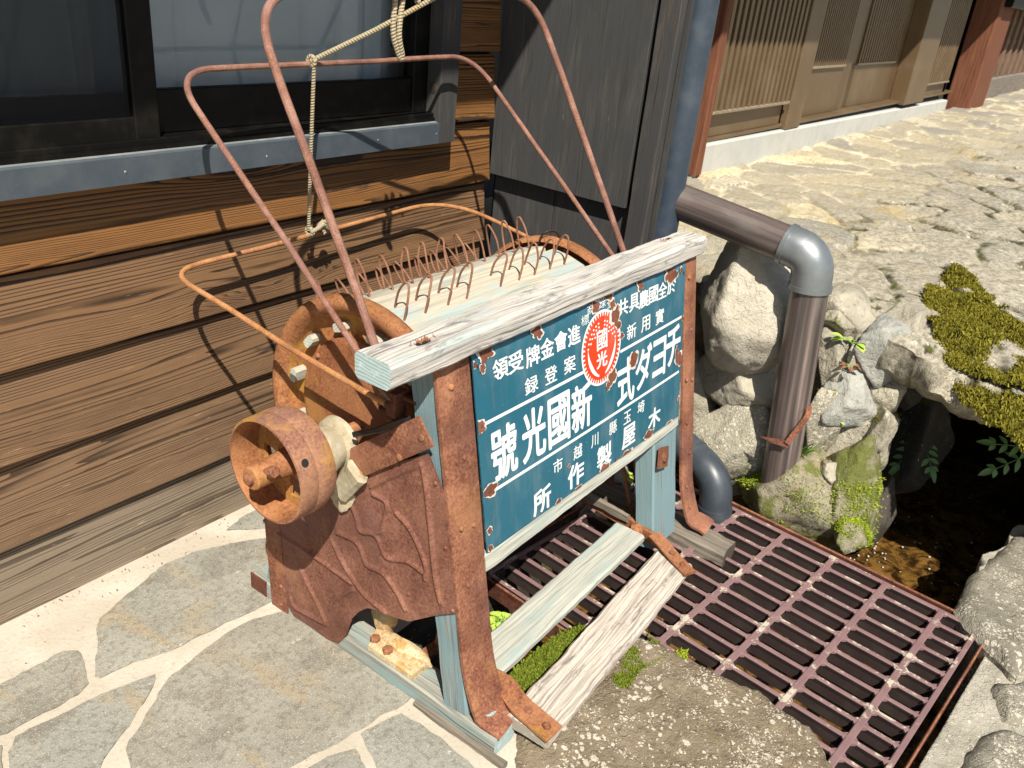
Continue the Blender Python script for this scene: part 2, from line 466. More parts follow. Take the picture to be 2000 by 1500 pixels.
def m_siding():
    """scorched cedar boards, wavy latewood lines, knots; per board tone in 'tone' attribute"""
    k = N('scorched_cedar'); u = k.uv(); s_ = k.sep(u)
    tone = k.attr('tone')[2]
    # knots push the grain aside
    kv = k.map(u, (1.35, 5.2, 1))
    vo = k.n('ShaderNodeTexVoronoi', feature='F1'); k.put(vo.inputs['Vector'], kv); vo.inputs['Scale'].default_value = 1.0
    dk = vo.outputs['Distance']
    kn = k.math('SUBTRACT', 1.0, k.step(dk, .0, .40))
    wob = k.noise(k.map(u, (.55, 4.0, 1)), 1, 2, .4)
    spc = k.noise(k.map(u, (.22, 17, 1), (5, 2, 0)), 1, 2, .5)
    wob2 = k.noise(k.map(u, (6, 34, 1)), 1, 4, .55)
    v = k.math('ADD', s_[1], k.math('MULTIPLY', wob, .10))
    v = k.math('ADD', v, k.math('MULTIPLY', spc, .10))
    v = k.math('ADD', v, k.math('MULTIPLY', kn, .040))
    v = k.math('ADD', v, k.math('MULTIPLY', wob2, .0045))
    # rings: wide and wavy on the upper part of a board, fine and straight towards its lower edge
    band = k.step(k.math('ADD', k.attr('down')[2], k.math('MULTIPLY', k.math('SUBTRACT', wob, .5), 1.1)), .56, .74)
    thr = k.math('ADD', .12, k.math('MULTIPLY', k.noise(k.map(u, (1.7, 55, 1), (8, 3, 0)), 1, 3, .6), .55))
    def ring(f):
        r = k.math('FRACT', f)
        w_ = k.n('ShaderNodeMapRange', interpolation_type='SMOOTHSTEP'); k.put(w_.inputs[0], r); k.put(w_.inputs[1], thr); w_.inputs[2].default_value = .95
        return k.math('MULTIPLY', w_.outputs[0], k.math('SUBTRACT', 1.0, k.step(r, .955, 1.0)))
    l1 = ring(k.math('MULTIPLY', v, 92)); l2 = ring(k.math('MULTIPLY', v, 215))
    line = k.math('ADD', k.math('MULTIPLY', l1, k.math('SUBTRACT', 1.0, band)), k.math('MULTIPLY', l2, k.math('MULTIPLY', band, .85)))
    fib = k.noise(k.map(u, (9, 420, 1)), 1, 4, .65)
    big = k.noise(k.map(u, (2.0, 13, 1), (9, 1, 0)), 1, 4, .6)
    warm = k.mix(fib, (.125, .052, .015), (.30, .138, .042))
    grey = k.mix(fib, (.115, .062, .031), (.255, .150, .078))
    cool = k.mix(fib, (.135, .102, .070), (.28, .222, .16))
    base = k.mix(k.step(tone, .0, .5), warm, grey)
    base = k.mix(k.step(tone, .55, 1.0), base, cool)
    base = k.mix(k.math('MULTIPLY', k.step(big, .5, .68), .5), base, (.08, .045, .024))
    col = k.mix(k.math('MULTIPLY', line, k.math('SUBTRACT', .97, k.math('MULTIPLY', tone, .26))), base, (.020, .013, .009))
    # charred patches stretched along the grain
    ch = k.noise(k.map(k.comb(s_[0], v), (1.5, 14, 1), (1, 5, 0)), 1, 5, .62, .3)
    chf = k.step(k.math('SUBTRACT', ch, k.math('MULTIPLY', tone, .07)), .60, .645)
    col = k.mix(k.math('MULTIPLY', chf, .85), col, (.022, .018, .016))
    # knot eyes
    ke = k.math('SUBTRACT', 1.0, k.step(k.math('ADD', dk, k.math('MULTIPLY', wob2, .05)), .035, .075))
    kr = k.math('MULTIPLY', ke, k.math('FRACT', k.math('MULTIPLY', dk, 90)))
    col = k.mix(k.math('MULTIPLY', ke, .85), col, k.mix(kr, (.05, .028, .016), (.22, .12, .055)))
    # pale scuffs on the lower boards
    sf = k.step(k.noise(k.map(u, (14, 190, 1), (4, 2, 0)), 1, 3, .6), .66, .70)
    col = k.mix(k.math('MULTIPLY', sf, k.math('MULTIPLY', tone, .75)), col, (.50, .33, .17))
    h = k.math('ADD', k.math('MULTIPLY', line, .8), k.math('MULTIPLY', fib, .35))
    return k.done(k.bsdf(col, k.ramp(tone, [(0, .5), (.6, .72), (1, .85)]), 0, k.bump(h, .55, .003), .3))
SIDING = m_siding()

def m_paint(name, col, rough=.4, metal=0, dust=(.3, .3, .28), da=.25, sc=1.0, spec=.5, grime=None):
    k = N(name); p = k.obj()
    n = k.noise(p, 12 * sc, 5, .6); f = k.noise(p, 130 * sc, 3, .6)
    c = k.mix(k.math('MULTIPLY', k.step(n, .42, .75), da), col, dust)
    c = k.mix(k.math('MULTIPLY', k.step(f, .62, .75), da), c, dust)
    if grime: c = k.mix(k.math('MULTIPLY', k.step(k.noise(k.map(p, (1, 1, 1), (3, 3, 3)), 4 * sc, 6, .65), .5, .7), .7), c, grime)
    return k.done(k.bsdf(c, k.math('ADD', k.math('MULTIPLY', n, .25), rough - .1), metal, k.bump(f, .12, .001), spec))
BLACK = m_paint('black_frame_metal', (.004, .0037, .0035), .45, 0, (.05, .043, .033), .16, 2, .15)
SILL_TOP = m_paint('dusty_sheet_metal', (.17, .19, .19), .75, 0, (.30, .30, .27), .7, 3)
SILLM = m_paint('blue_grey_sheet_metal', (.058, .075, .092), .55, .15, (.13, .14, .145), .35, 1.2)
PIPE_BLUE = m_paint('dark_blue_pipe', (.028, .042, .062), .45, 0, (.09, .11, .13), .35, 1.2)
PIPE_BLACK = m_paint('blue_black_pvc', (.038, .048, .06), .38, 0, (.10, .115, .125), .3, 1.5)
ELBOW = m_paint('grey_galvanised', (.20, .22, .23), .38, .55, (.34, .35, .35), .4, 1.2)
BRONZE = m_paint('bronze_aluminium', (.135, .088, .045), .42, .25, (.27, .21, .13), .3, .4)
BRONZE_D = m_paint('bronze_aluminium_deep', (.060, .038, .022), .45, .2, (.2, .15, .09), .3, .4)
CONC = m_paint('pale_concrete', (.47, .47, .44), .85, 0, (.36, .36, .33), .5, 1.0, .2, (.40, .40, .35))
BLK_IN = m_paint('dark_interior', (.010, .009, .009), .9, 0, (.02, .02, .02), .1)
ZIP = m_paint('black_plastic', (.01, .01, .011), .3, 0, (.03, .03, .03), .1)
CREAM = m_paint('flaking_cream_paint', (.36, .31, .21), .8, 0, (.50, .47, .38), .8, 5, .2, (.17, .12, .06))

def m_pipe():
    k = N('streaked_brown_pipe'); u = k.uv()
    n = k.noise(k.map(u, (1.2, 55, 1)), 1, 4, .6); b = k.noise(k.map(u, (5, 12, 1), (3, 2, 0)), 1, 4)
    c = k.ramp(n, [(.3, (.07, .06, .056)), (.46, (.12, .10, .093)), (.58, (.21, .16, .145)), (.72, (.42, .35, .325))])
    c = k.mix(k.math('MULTIPLY', k.step(b, .5, .7), .5), c, (.22, .20, .18))
    return k.done(k.bsdf(c, k.math('ADD', .22, k.math('MULTIPLY', b, .3)), .45, k.bump(n, .1, .001), .5))
PIPE_BROWN = m_pipe()

def m_stone(name, a, b, lich=.5, moss=0., ochre=.2, sc=1.0, bump=.7, dark=(.10, .09, .075), spots=0.):
    k = N(name); p = k.geo()
    n1 = k.noise(p, 7 * sc, 6, .62); n2 = k.noise(p, 60 * sc, 6, .65); n3 = k.noise(p, 260 * sc, 4, .6)
    c = k.mix(k.step(n1, .35, .65), a, b)
    c = k.mix(k.math('MULTIPLY', k.step(n2, .52, .72), .55), c, dark)
    c = k.mix(k.math('MULTIPLY', k.step(n3, .55, .7), .35), c, tuple(min(.8, 1.35 * q) for q in b))
    if ochre:
        o = k.step(k.noise(k.map(p, (1, 1, 1), (4, 4, 4)), 9 * sc, 6, .68, .5), .66 - ochre * .2, .78 - ochre * .2)
        c = k.mix(k.math('MULTIPLY', o, .7), c, (.36, .235, .085))
    if lich:
        l1 = k.noise(k.map(p, (1, 1, 1), (9, 1, 3)), 42 * sc, 6, .74, .3); l2 = k.noise(k.map(p, (1, 1, 1), (2, 1, 8)), 95 * sc, 4, .65)
        c = k.mix(k.math('MULTIPLY', k.step(l1, .70 - lich * .14, .735 - lich * .14), .85), c, (.66, .64, .56))
        c = k.mix(k.math('MULTIPLY', k.step(l2, .66 - lich * .07, .70 - lich * .07), .8), c, (.62, .58, .49))
    if spots:
        for (vs, r0) in ((38, .20), (85, .24), (170, .27)):
            q_ = k.vmath('ADD', p, k.math('MULTIPLY', k.noise(p, 70, 3, .6), .012))
            vd = k.vor(q_, vs); ms_ = k.noise(k.map(p, (1, 1, 1), (vs, 3, 1)), 12, 4, .6)
            sp_ = k.math('SUBTRACT', 1.0, k.step(k.math('SUBTRACT', vd, k.math('MULTIPLY', k.step(ms_, .47, .60), spots * .5)), r0 - .22, r0 - .16))
            c = k.mix(k.math('MULTIPLY', sp_, .8), c, (.60, .55, .45))
    if moss:
        mo = k.step(k.noise(k.map(p, (1, 1, 1), (7, 3, 1)), 8 * sc, 6, .66), .66 - moss * .25, .74 - moss * .25)
        c = k.mix(k.math('MULTIPLY', mo, .85), c, k.mix(n3, (.06, .08, .012), (.17, .19, .03)))
    cr = k.step(k.math('ABSOLUTE', k.math('SUBTRACT', k.noise(k.map(p, (1, 1, 1), (8, 8, 2)), 11 * sc, 5, .6, .4), .5)), .0, .022)
    c = k.mix(k.math('MULTIPLY', k.math('SUBTRACT', 1.0, cr), k.math('MULTIPLY', k.step(n1, .5, .62), .22)), c, dark)
    h = k.math('ADD', k.math('MULTIPLY', n2, .9), k.math('ADD', k.math('MULTIPLY', n3, .4), k.math('ADD', k.math('MULTIPLY', n1, .9), k.math('MULTIPLY', cr, .16))))
    return k.done(k.bsdf(c, .92, 0, k.bump(h, min(1, bump * 1.2), .009), .2))
S_PALE = m_stone('pale_boulder_stone', (.40, .37, .29), (.50, .465, .38), .12, 0, .05, 1, .8, (.26, .24, .19))
S_WALL = m_stone('grey_tan_stone', (.31, .285, .22), (.43, .395, .31), .3, .1, .22, 1, .8)
S_LICH = m_stone('lichened_stone', (.27, .25, .19), (.36, .335, .26), .62, .25, .35, 1, .9, (.09, .08, .06), .55)
S_MOSS = m_stone('mossy_stone', (.22, .20, .13), (.30, .27, .19), .3, .8, .5, 1, .8)
S_GREY = m_stone('blue_grey_stone', (.28, .285, .255), (.38, .38, .34), .3, .05, .1, 1, .7)
S_SLAB = m_stone('speckled_brown_slab', (.165, .13, .085), (.235, .19, .13), .45, .12, .25, .9, .9, (.07, .055, .036), .62)
S_EDGE = m_stone('speckled_edge_stone', (.20, .185, .145), (.29, .27, .215), .35, .05, .2, .9, .9, (.10, .09, .07), .55)
S_DARKWALL = m_stone('void_shade_stone', (.05, .044, .034), (.08, .07, .055), .05, .3, .1)  # stone colour darkened so the channel and void read as shade
S_APRON = m_stone('rough_grey_concrete', (.33, .31, .25), (.40, .375, .31), .6, .05, .15, .9, .7, (.19, .165, .13))

def m_flag(name, a, b, tan=.5):
    k = N(name); p = k.geo()
    n1 = k.noise(p, 5, 5, .6); n2 = k.noise(p, 75, 6, .68); n3 = k.noise(p, 330, 4, .6)
    isl = k.attr('tone')[2]
    c = k.mix(k.step(n1, .3, .7), a, b)
    c = k.mix(isl, c, k.mix(n1, (.235, .245, .215), (.31, .315, .28)))
    c = k.mix(k.math('MULTIPLY', k.step(k.noise(k.map(p, (1, 1, 1), (8, 2, 4)), 9, 6, .7, .3), .50, .64), .55), c, (.15, .135, .105))
    c = k.mix(k.math('MULTIPLY', k.step(k.noise(k.map(p, (1.3, .5, 1), (2, 7, 0), (0, 0, .7)), 5, 5, .65, .3), .52, .62), tan), c, (.33, .25, .14))
    c = k.mix(k.math('MULTIPLY', k.step(n2, .49, .62), .5), c, (.13, .118, .095))
    c = k.mix(k.math('MULTIPLY', k.step(n3, .54, .66), .62), c, (.52, .49, .41))
    c = k.mix(k.math('MULTIPLY', k.step(k.noise(k.map(p, (1, 1, 1), (5, 5, 5)), 30, 5, .7), .66, .70), .6), c, (.62, .58, .49))
    h = k.math('ADD', k.math('MULTIPLY', n2, .8), k.math('MULTIPLY', n3, .5))
    return k.done(k.bsdf(c, .92, 0, k.bump(h, .75, .004), .2))
FLAG = m_flag('grey_flagstone', (.235, .222, .182), (.32, .305, .255))
def m_mortar():
    k = N('pale_mortar'); p = k.geo()
    n1 = k.noise(p, 6, 5, .6); n2 = k.noise(p, 110, 5, .65)
    c = k.mix(k.step(n1, .35, .7), (.43, .385, .31), (.53, .485, .41))
    c = k.mix(k.math('MULTIPLY', k.step(n2, .52, .68), .45), c, (.33, .28, .21))
    d = k.step(k.noise(k.map(p, (1, 1, 1), (3, 8, 2)), 16, 6, .72), .63, .70)
    c = k.mix(k.math('MULTIPLY', d, .35), c, (.30, .24, .16))
    return k.done(k.bsdf(c, .92, 0, k.bump(n2, .5, .003), .2))
MORTAR = m_mortar()
def m_path():
    k = N('yellow_stone_path'); p = k.geo()
    e = k.attr('edge')[2]; t = k.attr('tone')[2]; ms = k.attr('mossy')[2]
    n1 = k.noise(p, 9, 6, .65); n2 = k.noise(p, 55, 6, .68); n3 = k.noise(p, 240, 4, .6)
    st = k.ramp(t, [(0, (.42, .37, .26)), (.18, (.29, .27, .215)), (.36, (.36, .325, .24)), (.50, (.60, .52, .33)), (.56, (.33, .30, .23)), (.74, (.24, .235, .21)), (.88, (.46, .42, .32)), (1, (.30, .285, .24))], 'CONSTANT')
    st = k.mix(k.math('MULTIPLY', k.step(n1, .45, .65), .35), st, (.34, .285, .18))
    st = k.mix(k.math('MULTIPLY', k.step(n2, .48, .62), .55), st, (.20, .165, .105))
    st = k.mix(k.math('MULTIPLY', k.step(n3, .54, .66), .55), st, (.66, .58, .41))
    gap = k.math('MULTIPLY', k.math('SUBTRACT', 1.0, k.step(e, .02, .13)), k.math('MAXIMUM', k.math('SUBTRACT', 1.0, k.step(ms, .25, .5)), k.step(k.noise(k.map(p, (1, 1, 1), (3, 2, 8)), 6, 4, .6), .38, .52)))
    jt = k.mix(n1, (.55, .485, .355), (.48, .42, .30))
    jd = k.mix(k.step(k.noise(p, 14, 4), .46, .62), (.045, .038, .022), (.085, .10, .015))
    c = k.mix(gap, st, k.mix(ms, jt, jd))
    grey = k.mix(k.step(n2, .4, .62), (.36, .335, .27), (.17, .155, .12))
    grey = k.mix(k.math('MULTIPLY', k.step(n3, .55, .66), .5), grey, (.56, .52, .43))
    c = k.mix(k.math('MULTIPLY', ms, .75), c, k.mix(gap, grey, jd))
    am = k.step(k.noise(k.map(p, (1, 1, 1), (6, 1, 1)), 5, 6, .7, .5), .52, .66)
    c = k.mix(k.math('MULTIPLY', am, k.math('MULTIPLY', k.math('SUBTRACT', 1.0, k.math('ABSOLUTE', k.math('SUBTRACT', k.math('MULTIPLY', ms, 2.0), 1.0))), .6)), c, (.42, .29, .07))
    wl = k.step(k.noise(k.map(p, (1, 1, 1), (1, 9, 1)), 34, 5, .7), .62, .66)
    c = k.mix(k.math('MULTIPLY', wl, k.math('MULTIPLY', ms, .7)), c, (.60, .57, .49))
    h = k.math('ADD', k.math('MULTIPLY', n2, .9), k.math('ADD', k.math('MULTIPLY', n3, .4), n1))
    return k.done(k.bsdf(c, .92, 0, k.bump(h, .7, .008), .2))
PATH = m_path()

def m_moss(name, lo, hi, sc=30):
    k = N(name); p = k.geo()
    n = k.noise(p, sc, 4, .6); t = k.attr('tone')[2]
    c = k.mix(k.math('MULTIPLY', k.math('ADD', n, t), .55), lo, hi)
    return k.done(k.bsdf(c, .9, 0, None, .1))
MOSS = m_moss('green_moss', (.045, .07, .008), (.22, .27, .03))
MOSS_O = m_moss('olive_moss', (.06, .055, .008), (.27, .24, .03), 12)
MOSS_Y = m_moss('yellow_green_moss', (.12, .17, .01), (.38, .46, .04))
def m_leaf(name, a, b):
    k = N(name); n = k.noise(k.obj(), 50, 3)
    return k.done(k.bsdf(k.mix(n, a, b), .5, 0, None, .4, Subsurface_Weight=0.0))
LEAF_Y = m_leaf('bright_leaf', (.28, .42, .05), (.45, .58, .10))
LEAF_G = m_leaf('green_leaf', (.10, .22, .03), (.20, .34, .06))
LEAF_D = m_leaf('dark_fern_leaf', (.10, .20, .06), (.17, .29, .09))
LEAF_R = m_leaf('dry_leaf', (.20, .09, .05), (.28, .14, .08))

def m_grate():
    k = N('worn_brown_paint'); p = k.geo()
    n = k.noise(p, 20, 4, .6); f = k.noise(p, 120, 4, .65)
    c = k.mix(n, (.155, .090, .092), (.25, .155, .152))
    wr = k.step(k.noise(k.map(p, (1, 1, 1), (3, 5, 1)), 15, 6, .74), .535, .60)
    nz = k.sep(k.n('ShaderNodeNewGeometry').outputs['Normal'])[2]
    up = k.step(nz, .6, .95)
    c = k.mix(k.math('MULTIPLY', k.math('MULTIPLY', wr, up), .9), c, k.mix(f, (.46, .40, .27), (.52, .50, .42)))
    return k.done(k.bsdf(c, .5, 0, k.bump(f, .3, .001), .4))
GRATE = m_grate()
GRATE_SIDE = m_paint('dark_brown_cast_iron', (.030, .018, .017), .7, 0, (.06, .045, .03), .4, 2)  # darker brown for the bar faces below the top

def m_enamel(name, col, rough=.16, var=.2):
    k = N(name); p = k.obj(); n = k.noise(p, 9, 4, .6)
    f = k.step(k.noise(p, 160, 3, .6), .70, .74)
    c = k.mix(k.math('MULTIPLY', n, var), col, tuple(.62 * q for q in col))
    c = k.mix(k.math('MULTIPLY', f, .35), c, (.45, .45, .42))
    st = k.step(k.noise(k.map(p, (70, 20, 5), (2, 3, 1)), 1, 4, .65), .60, .74)
    c = k.mix(k.math('MULTIPLY', st, .28), c, (.17, .13, .09))
    ha = k.step(k.noise(k.map(p, (18, 6, 7), (7, 3, 1)), 1, 4, .6), .45, .7)
    c = k.mix(k.math('MULTIPLY', ha, .12), c, (.40, .42, .40))
    return k.done(k.bsdf(c, k.math('ADD', rough, k.math('MULTIPLY', n, .12)), 0, k.bump(k.noise(p, 14, 2), .05, .004), .5))
TEAL = m_enamel('teal_enamel', (.020, .120, .178), .2, .6)
WHITE = m_enamel('white_enamel', (.74, .77, .76), .25, .1)
RED = m_enamel('red_enamel', (.72, .045, .010), .25, .1)
CHIP = m_rust('chipped_rust', (.07, .022, .014), (.16, .055, .03), (.24, .09, .05), 0, .3, 2)

def m_rope():
    k = N('hemp_rope'); u = k.uv(); s_ = k.sep(u)
    st = k.math('SINE', k.math('ADD', k.math('MULTIPLY', s_[0], 1000), k.math('MULTIPLY', s_[1], 300)))
    n = k.noise(k.map(u, (30, 300, 1)), 1, 4); o = k.step(k.noise(k.map(u, (7, 3, 1)), 1, 3), .55, .68)
    c = k.mix(n, (.27, .225, .14), (.46, .40, .28)); c = k.mix(k.math('MULTIPLY', k.step(st, -.2, -1.0), .3), c, (.18, .14, .085))
    c = k.mix(k.math('MULTIPLY', o, .45), c, (.46, .30, .08))
    return k.done(k.bsdf(c, .9, 0, k.bump(st, .6, .0015), .15))
ROPE = m_rope()
def m_glass(name='window_glass', ior=1.5):
    k = N(name)
    fr = k.n('ShaderNodeFresnel'); fr.inputs[0].default_value = ior
    gl = k.n('ShaderNodeBsdfGlossy'); gl.inputs['Roughness'].default_value = 0.0; gl.inputs['Color'].default_value = (.9, .95, 1, 1)
    tr = k.n('ShaderNodeBsdfTransparent'); tr.inputs[0].default_value = (.86, .90, .92, 1)
    mx = k.n('ShaderNodeMixShader'); k.put(mx.inputs[0], fr.outputs[0]); k.put(mx.inputs[1], tr.outputs[0]); k.put(mx.inputs[2], gl.outputs[0])
    return k.done(mx.outputs[0])
GLASS = m_glass()
GLASS_THIN = m_glass('dull_door_glass', 1.16)
def m_screen():
    k = N('insect_screen'); u = k.uv(); s_ = k.sep(u)
    wx = k.math('FRACT', k.math('MULTIPLY', s_[0], 900)); wy = k.math('FRACT', k.math('MULTIPLY', s_[1], 900))
    line = k.math('MAXIMUM', k.math('GREATER_THAN', wx, .62), k.math('GREATER_THAN', wy, .62))
    tr = k.n('ShaderNodeBsdfTransparent')
    df = k.n('ShaderNodeBsdfDiffuse'); df.inputs[0].default_value = (.03, .03, .032, 1)
    mx = k.n('ShaderNodeMixShader'); k.put(mx.inputs[0], line); k.put(mx.inputs[1], tr.outputs[0]); k.put(mx.inputs[2], df.outputs[0])
    return k.done(mx.outputs[0])
SCREEN = m_screen()
def m_curtain():
    k = N('grey_blue_curtain'); p = k.geo()
    n = k.noise(k.map(p, (1, 1, 1)), 9, 4); f = k.noise(k.map(p, (900, 900, 900)), 1, 2)
    c = k.mix(n, (.46, .50, .52), (.62, .66, .67))
    return k.done(k.bsdf(c, .9, 0, k.bump(f, .3, .001), .1))
CURTAIN = m_curtain()
def m_water():
    k = N('stream_water'); p = k.geo()
    n = k.noise(p, 18, 4, .6, .6); b = k.vor(k.map(p, (1, 1, 1)), 46)
    c = k.mix(k.step(k.noise(p, 16, 6, .72, .8), .40, .60), (.022, .011, .004), (.16, .085, .02))
    bub = k.math('SUBTRACT', 1.0, k.step(b, .10, .17))
    msk = k.step(k.noise(k.map(p, (1, 1, 1), (2, 2, 2)), 14, 3), .54, .62)
    c = k.mix(k.math('MULTIPLY', bub, msk), c, (.55, .55, .52))
    return k.done(k.bsdf(c, .06, 0, k.bump(n, .5, .02), .6))
WATER = m_water()
FOAM = m_paint('white_foam', (.40, .40, .37), .3, 0, (.7, .7, .68), .2)
# ================================================================== SETTING
def poly_fill(boundary, step, inside_step=None):
    """triangulated polygon with interior points; returns verts 2d and faces"""
    b = densify([(p[0], p[1], 0) for p in boundary] + [(boundary[0][0], boundary[0][1], 0)], step)[:-1]
    b = [Vector((p.x, p.y)) for p in b]
    st = inside_step or step
    x0, x1 = min(p.x for p in b), max(p.x for p in b)
    y0, y1 = min(p.y for p in b), max(p.y for p in b)
    def ins(q):
        c = False
        n = len(b)
        for i in range(n):
            a, d = b[i], b[(i + 1) % n]
            if (a.y > q[1]) != (d.y > q[1]) and q[0] < (d.x - a.x) * (q[1] - a.y) / (d.y - a.y) + a.x: c = not c
        return c
    pts = []
    j = 0
    y = y0 + st * .5
    while y < y1:
        x = x0 + st * (.25 + .5 * (j % 2))
        while x < x1:
            if ins((x, y)) and min((Vector((x, y)) - q).length for q in b) > st * .55: pts.append(Vector((x, y)))
            x += st
        y += st * .87; j += 1
    n = len(b)
    r = geometry.delaunay_2d_cdt(b + pts, [(i, (i + 1) % n) for i in range(n)], [], 1, 1e-6)
    return [Vector((p.x, p.y)) for p in r[0]], [tuple(f) for f in r[2]]

# ---- ground
g = G()
def quad(x0, y0, x1, y1, z, m=0):
    g.add([(x0, y0, z), (x1, y0, z), (x1, y1, z), (x0, y1, z)], [(0, 1, 2, 3)], None, m)
quad(-60, -60, .10, 1.02, -.0012); quad(.10, -60, 60, -.70, -.022, 1); quad(.10, .37, 1.16, 1.02, -.0012)
ground = g.build('ground', [MORTAR, S_APRON], None, False)
tag(ground, kind='structure')
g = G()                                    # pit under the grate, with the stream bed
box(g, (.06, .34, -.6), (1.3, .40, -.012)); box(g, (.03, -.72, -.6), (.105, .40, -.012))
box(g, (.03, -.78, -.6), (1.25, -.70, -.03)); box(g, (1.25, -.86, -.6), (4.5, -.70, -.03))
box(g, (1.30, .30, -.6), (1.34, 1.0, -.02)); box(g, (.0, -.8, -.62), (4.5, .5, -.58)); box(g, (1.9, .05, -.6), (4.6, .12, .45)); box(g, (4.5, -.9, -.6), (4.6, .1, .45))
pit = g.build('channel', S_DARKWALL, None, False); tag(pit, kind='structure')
g = G()
nx, ny = 90, 50
vs = [(.1 + 4.4 * i / nx, -.72 + 1.1 * j / ny, -.24 + .012 * fbm((i * .35, j * .35, 1), 3)) for j in range(ny + 1) for i in range(nx + 1)]
g.add(vs, [(j * (nx + 1) + i, j * (nx + 1) + i + 1, (j + 1) * (nx + 1) + i + 1, (j + 1) * (nx + 1) + i) for j in range(ny) for i in range(nx)])
water = g.build('water', WATER, None, True, 0); tag(water, kind='structure')

# ---- left paving: flagstones bedded in pale mortar
FL = [
 [(196,1206),(259,1154),(287,1129),(315,1105),(378,1077),(438,1066),(518,1050),(600,1050),(620,1130),(522,1180),(448,1213),(399,1238),(343,1266),(262,1296),(196,1325),(186,1322),(187,1290),(189,1255)],
 [(0,1339),(40,1314),(88,1290),(122,1273),(150,1271),(160,1287),(168,1311),(171,1335),(154,1357),(84,1392),(14,1430),(-40,1440),(-90,1400),(-60,1370)],
 [(301,1315),(301,1339),(280,1371),(252,1420),(224,1455),(206,1483),(196,1510),(180,1600),(10,1600),(18,1500),(18,1470),(30,1440),(80,1414),(133,1388),(210,1353)],
 [(448,1232),(478,1217),(530,1198),(620,1180),(720,1230),(830,1345),(775,1382),(700,1424),(636,1462),(540,1512),(480,1580),(300,1590),(262,1510),(245,1465),(262,1436),(280,1410),(308,1356),(329,1325),(390,1276)],
 [(705,1433),(783,1392),(860,1440),(930,1500),(960,1600),(760,1600),(735,1492),(712,1456)],
 [(494,998),(469,1013),(440,1036),(515,1033),(640,1010),(640,960),(560,972)],
 [(-60,1460),(0,1452),(4,1500),(-10,1600),(-120,1600)],
 [(560,1525),(640,1478),(690,1462),(716,1500),(730,1620),(520,1620)],
 [(-400,1500),(-110,1425),(-80,1460),(-150,1620),(-480,1640)], [(-330,1390),(-120,1320),(-70,1360),(-110,1405),(-400,1480)]]
FW = [[(onZ(p, 0.0).x, onZ(p, 0.0).y) for p in poly] for poly in FL]
rg = random.Random(11)
crn = {}
def corner(i, j):
    if (i, j) not in crn: crn[(i, j)] = (-3.2 + .46 * i + rg.uniform(-.15, .15), -2.6 + .40 * j + rg.uniform(-.13, .13))
    return crn[(i, j)]
old = [q for L in FW for q in L] + [(sum(q[0] for q in L) / len(L), sum(q[1] for q in L) / len(L)) for L in FW]
for i in range(7):
    for j in range(9):
        c4 = [corner(i, j), corner(i + 1, j), corner(i + 1, j + 1), corner(i, j + 1)]
        cx, cy = sum(q[0] for q in c4) / 4, sum(q[1] for q in c4) / 4
        c4 = [(cx + (q[0] - cx) * .88, cy + (q[1] - cy) * .88) for q in c4]
        pts_ = [((c4[a][0] * (1 - t) + c4[(a + 1) % 4][0] * t), (c4[a][1] * (1 - t) + c4[(a + 1) % 4][1] * t)) for a in range(4) for t in (0, .25, .5, .75)]
        if max(q[0] for q in pts_) > .04 or max(q[1] for q in pts_) > .95: continue
        if min(math.dist(a, b) for a in pts_ + [(cx, cy)] for b in old) < .07: continue
        FW.append(c4)
g = G()
tones = []
for k_, b in enumerate(FW):
    b = densify([(x, y, 0) for x, y in b] + [(b[0][0], b[0][1], 0)], .012)[:-1]
    bb = [(p.x + .006 * fbm((p.x * 22, p.y * 22, k_), 3), p.y + .006 * fbm((p.x * 22, p.y * 22, k_ + 9), 3)) for p in b]
    V2, F2 = poly_fill(bb, .012, .022 if k_ < len(FL) else .05)
    n = len(bb)
    cx = sum(x for x, y in bb) / n; cy = sum(y for x, y in bb) / n
    edge = [Vector(q) for q in bb]
    vs = []
    for p in V2:
        d = min((p - e).length for e in edge[::2])
        vs.append((p.x, p.y, .0028 * min(1, d / .03) + .0016 * fbm((p.x * 9, p.y * 9, k_), 3)))
    n0 = len(g.v)
    g.add(vs, F2)
    g.add([(x, y, z) for (x, y), z in zip(bb, [0.0] * n)] + [(x, y, -.006) for x, y in bb], [(i, n + i, n + (i + 1) % n, (i + 1) % n) for i in range(n)])
    tones += [random.random()] * (len(g.v) - n0)
flag = g.build('paving', FLAG, None, True, 50)
at = flag.data.attributes.new('tone', 'FLOAT', 'POINT'); at.data.foreach_set('value', tones)
tag(flag, kind='structure')
# crumbs and dry leaf litter on the mortar
g = G()
for i in range(190):
    if i % 3: 
        t = random.random(); x = -.42 + 1.0 * t; y = .985 - abs(random.gauss(0, .035))
    else:
        x, y = random.uniform(-.6, .1), random.uniform(-.1, .95)
    s_ = random.uniform(.001, .0032); a = random.uniform(0, PI)
    ax, ay = s_ * math.cos(a), s_ * math.sin(a)
    g.add([(x - ax, y - ay, .003), (x - ay * .5, y + ax * .5, .003), (x + ax, y + ay, .004), (x + ay * .5, y - ax * .5, .0025), (x, y, .003 + s_ * .6)], [(0, 1, 4), (1, 2, 4), (2, 3, 4), (3, 0, 4)])
lit = g.build('leaf_litter', LEAF_R, None, False); tag(lit, 'tiny brown crumbs and dry leaf litter scattered on the paving', 'litter', kind='stuff')

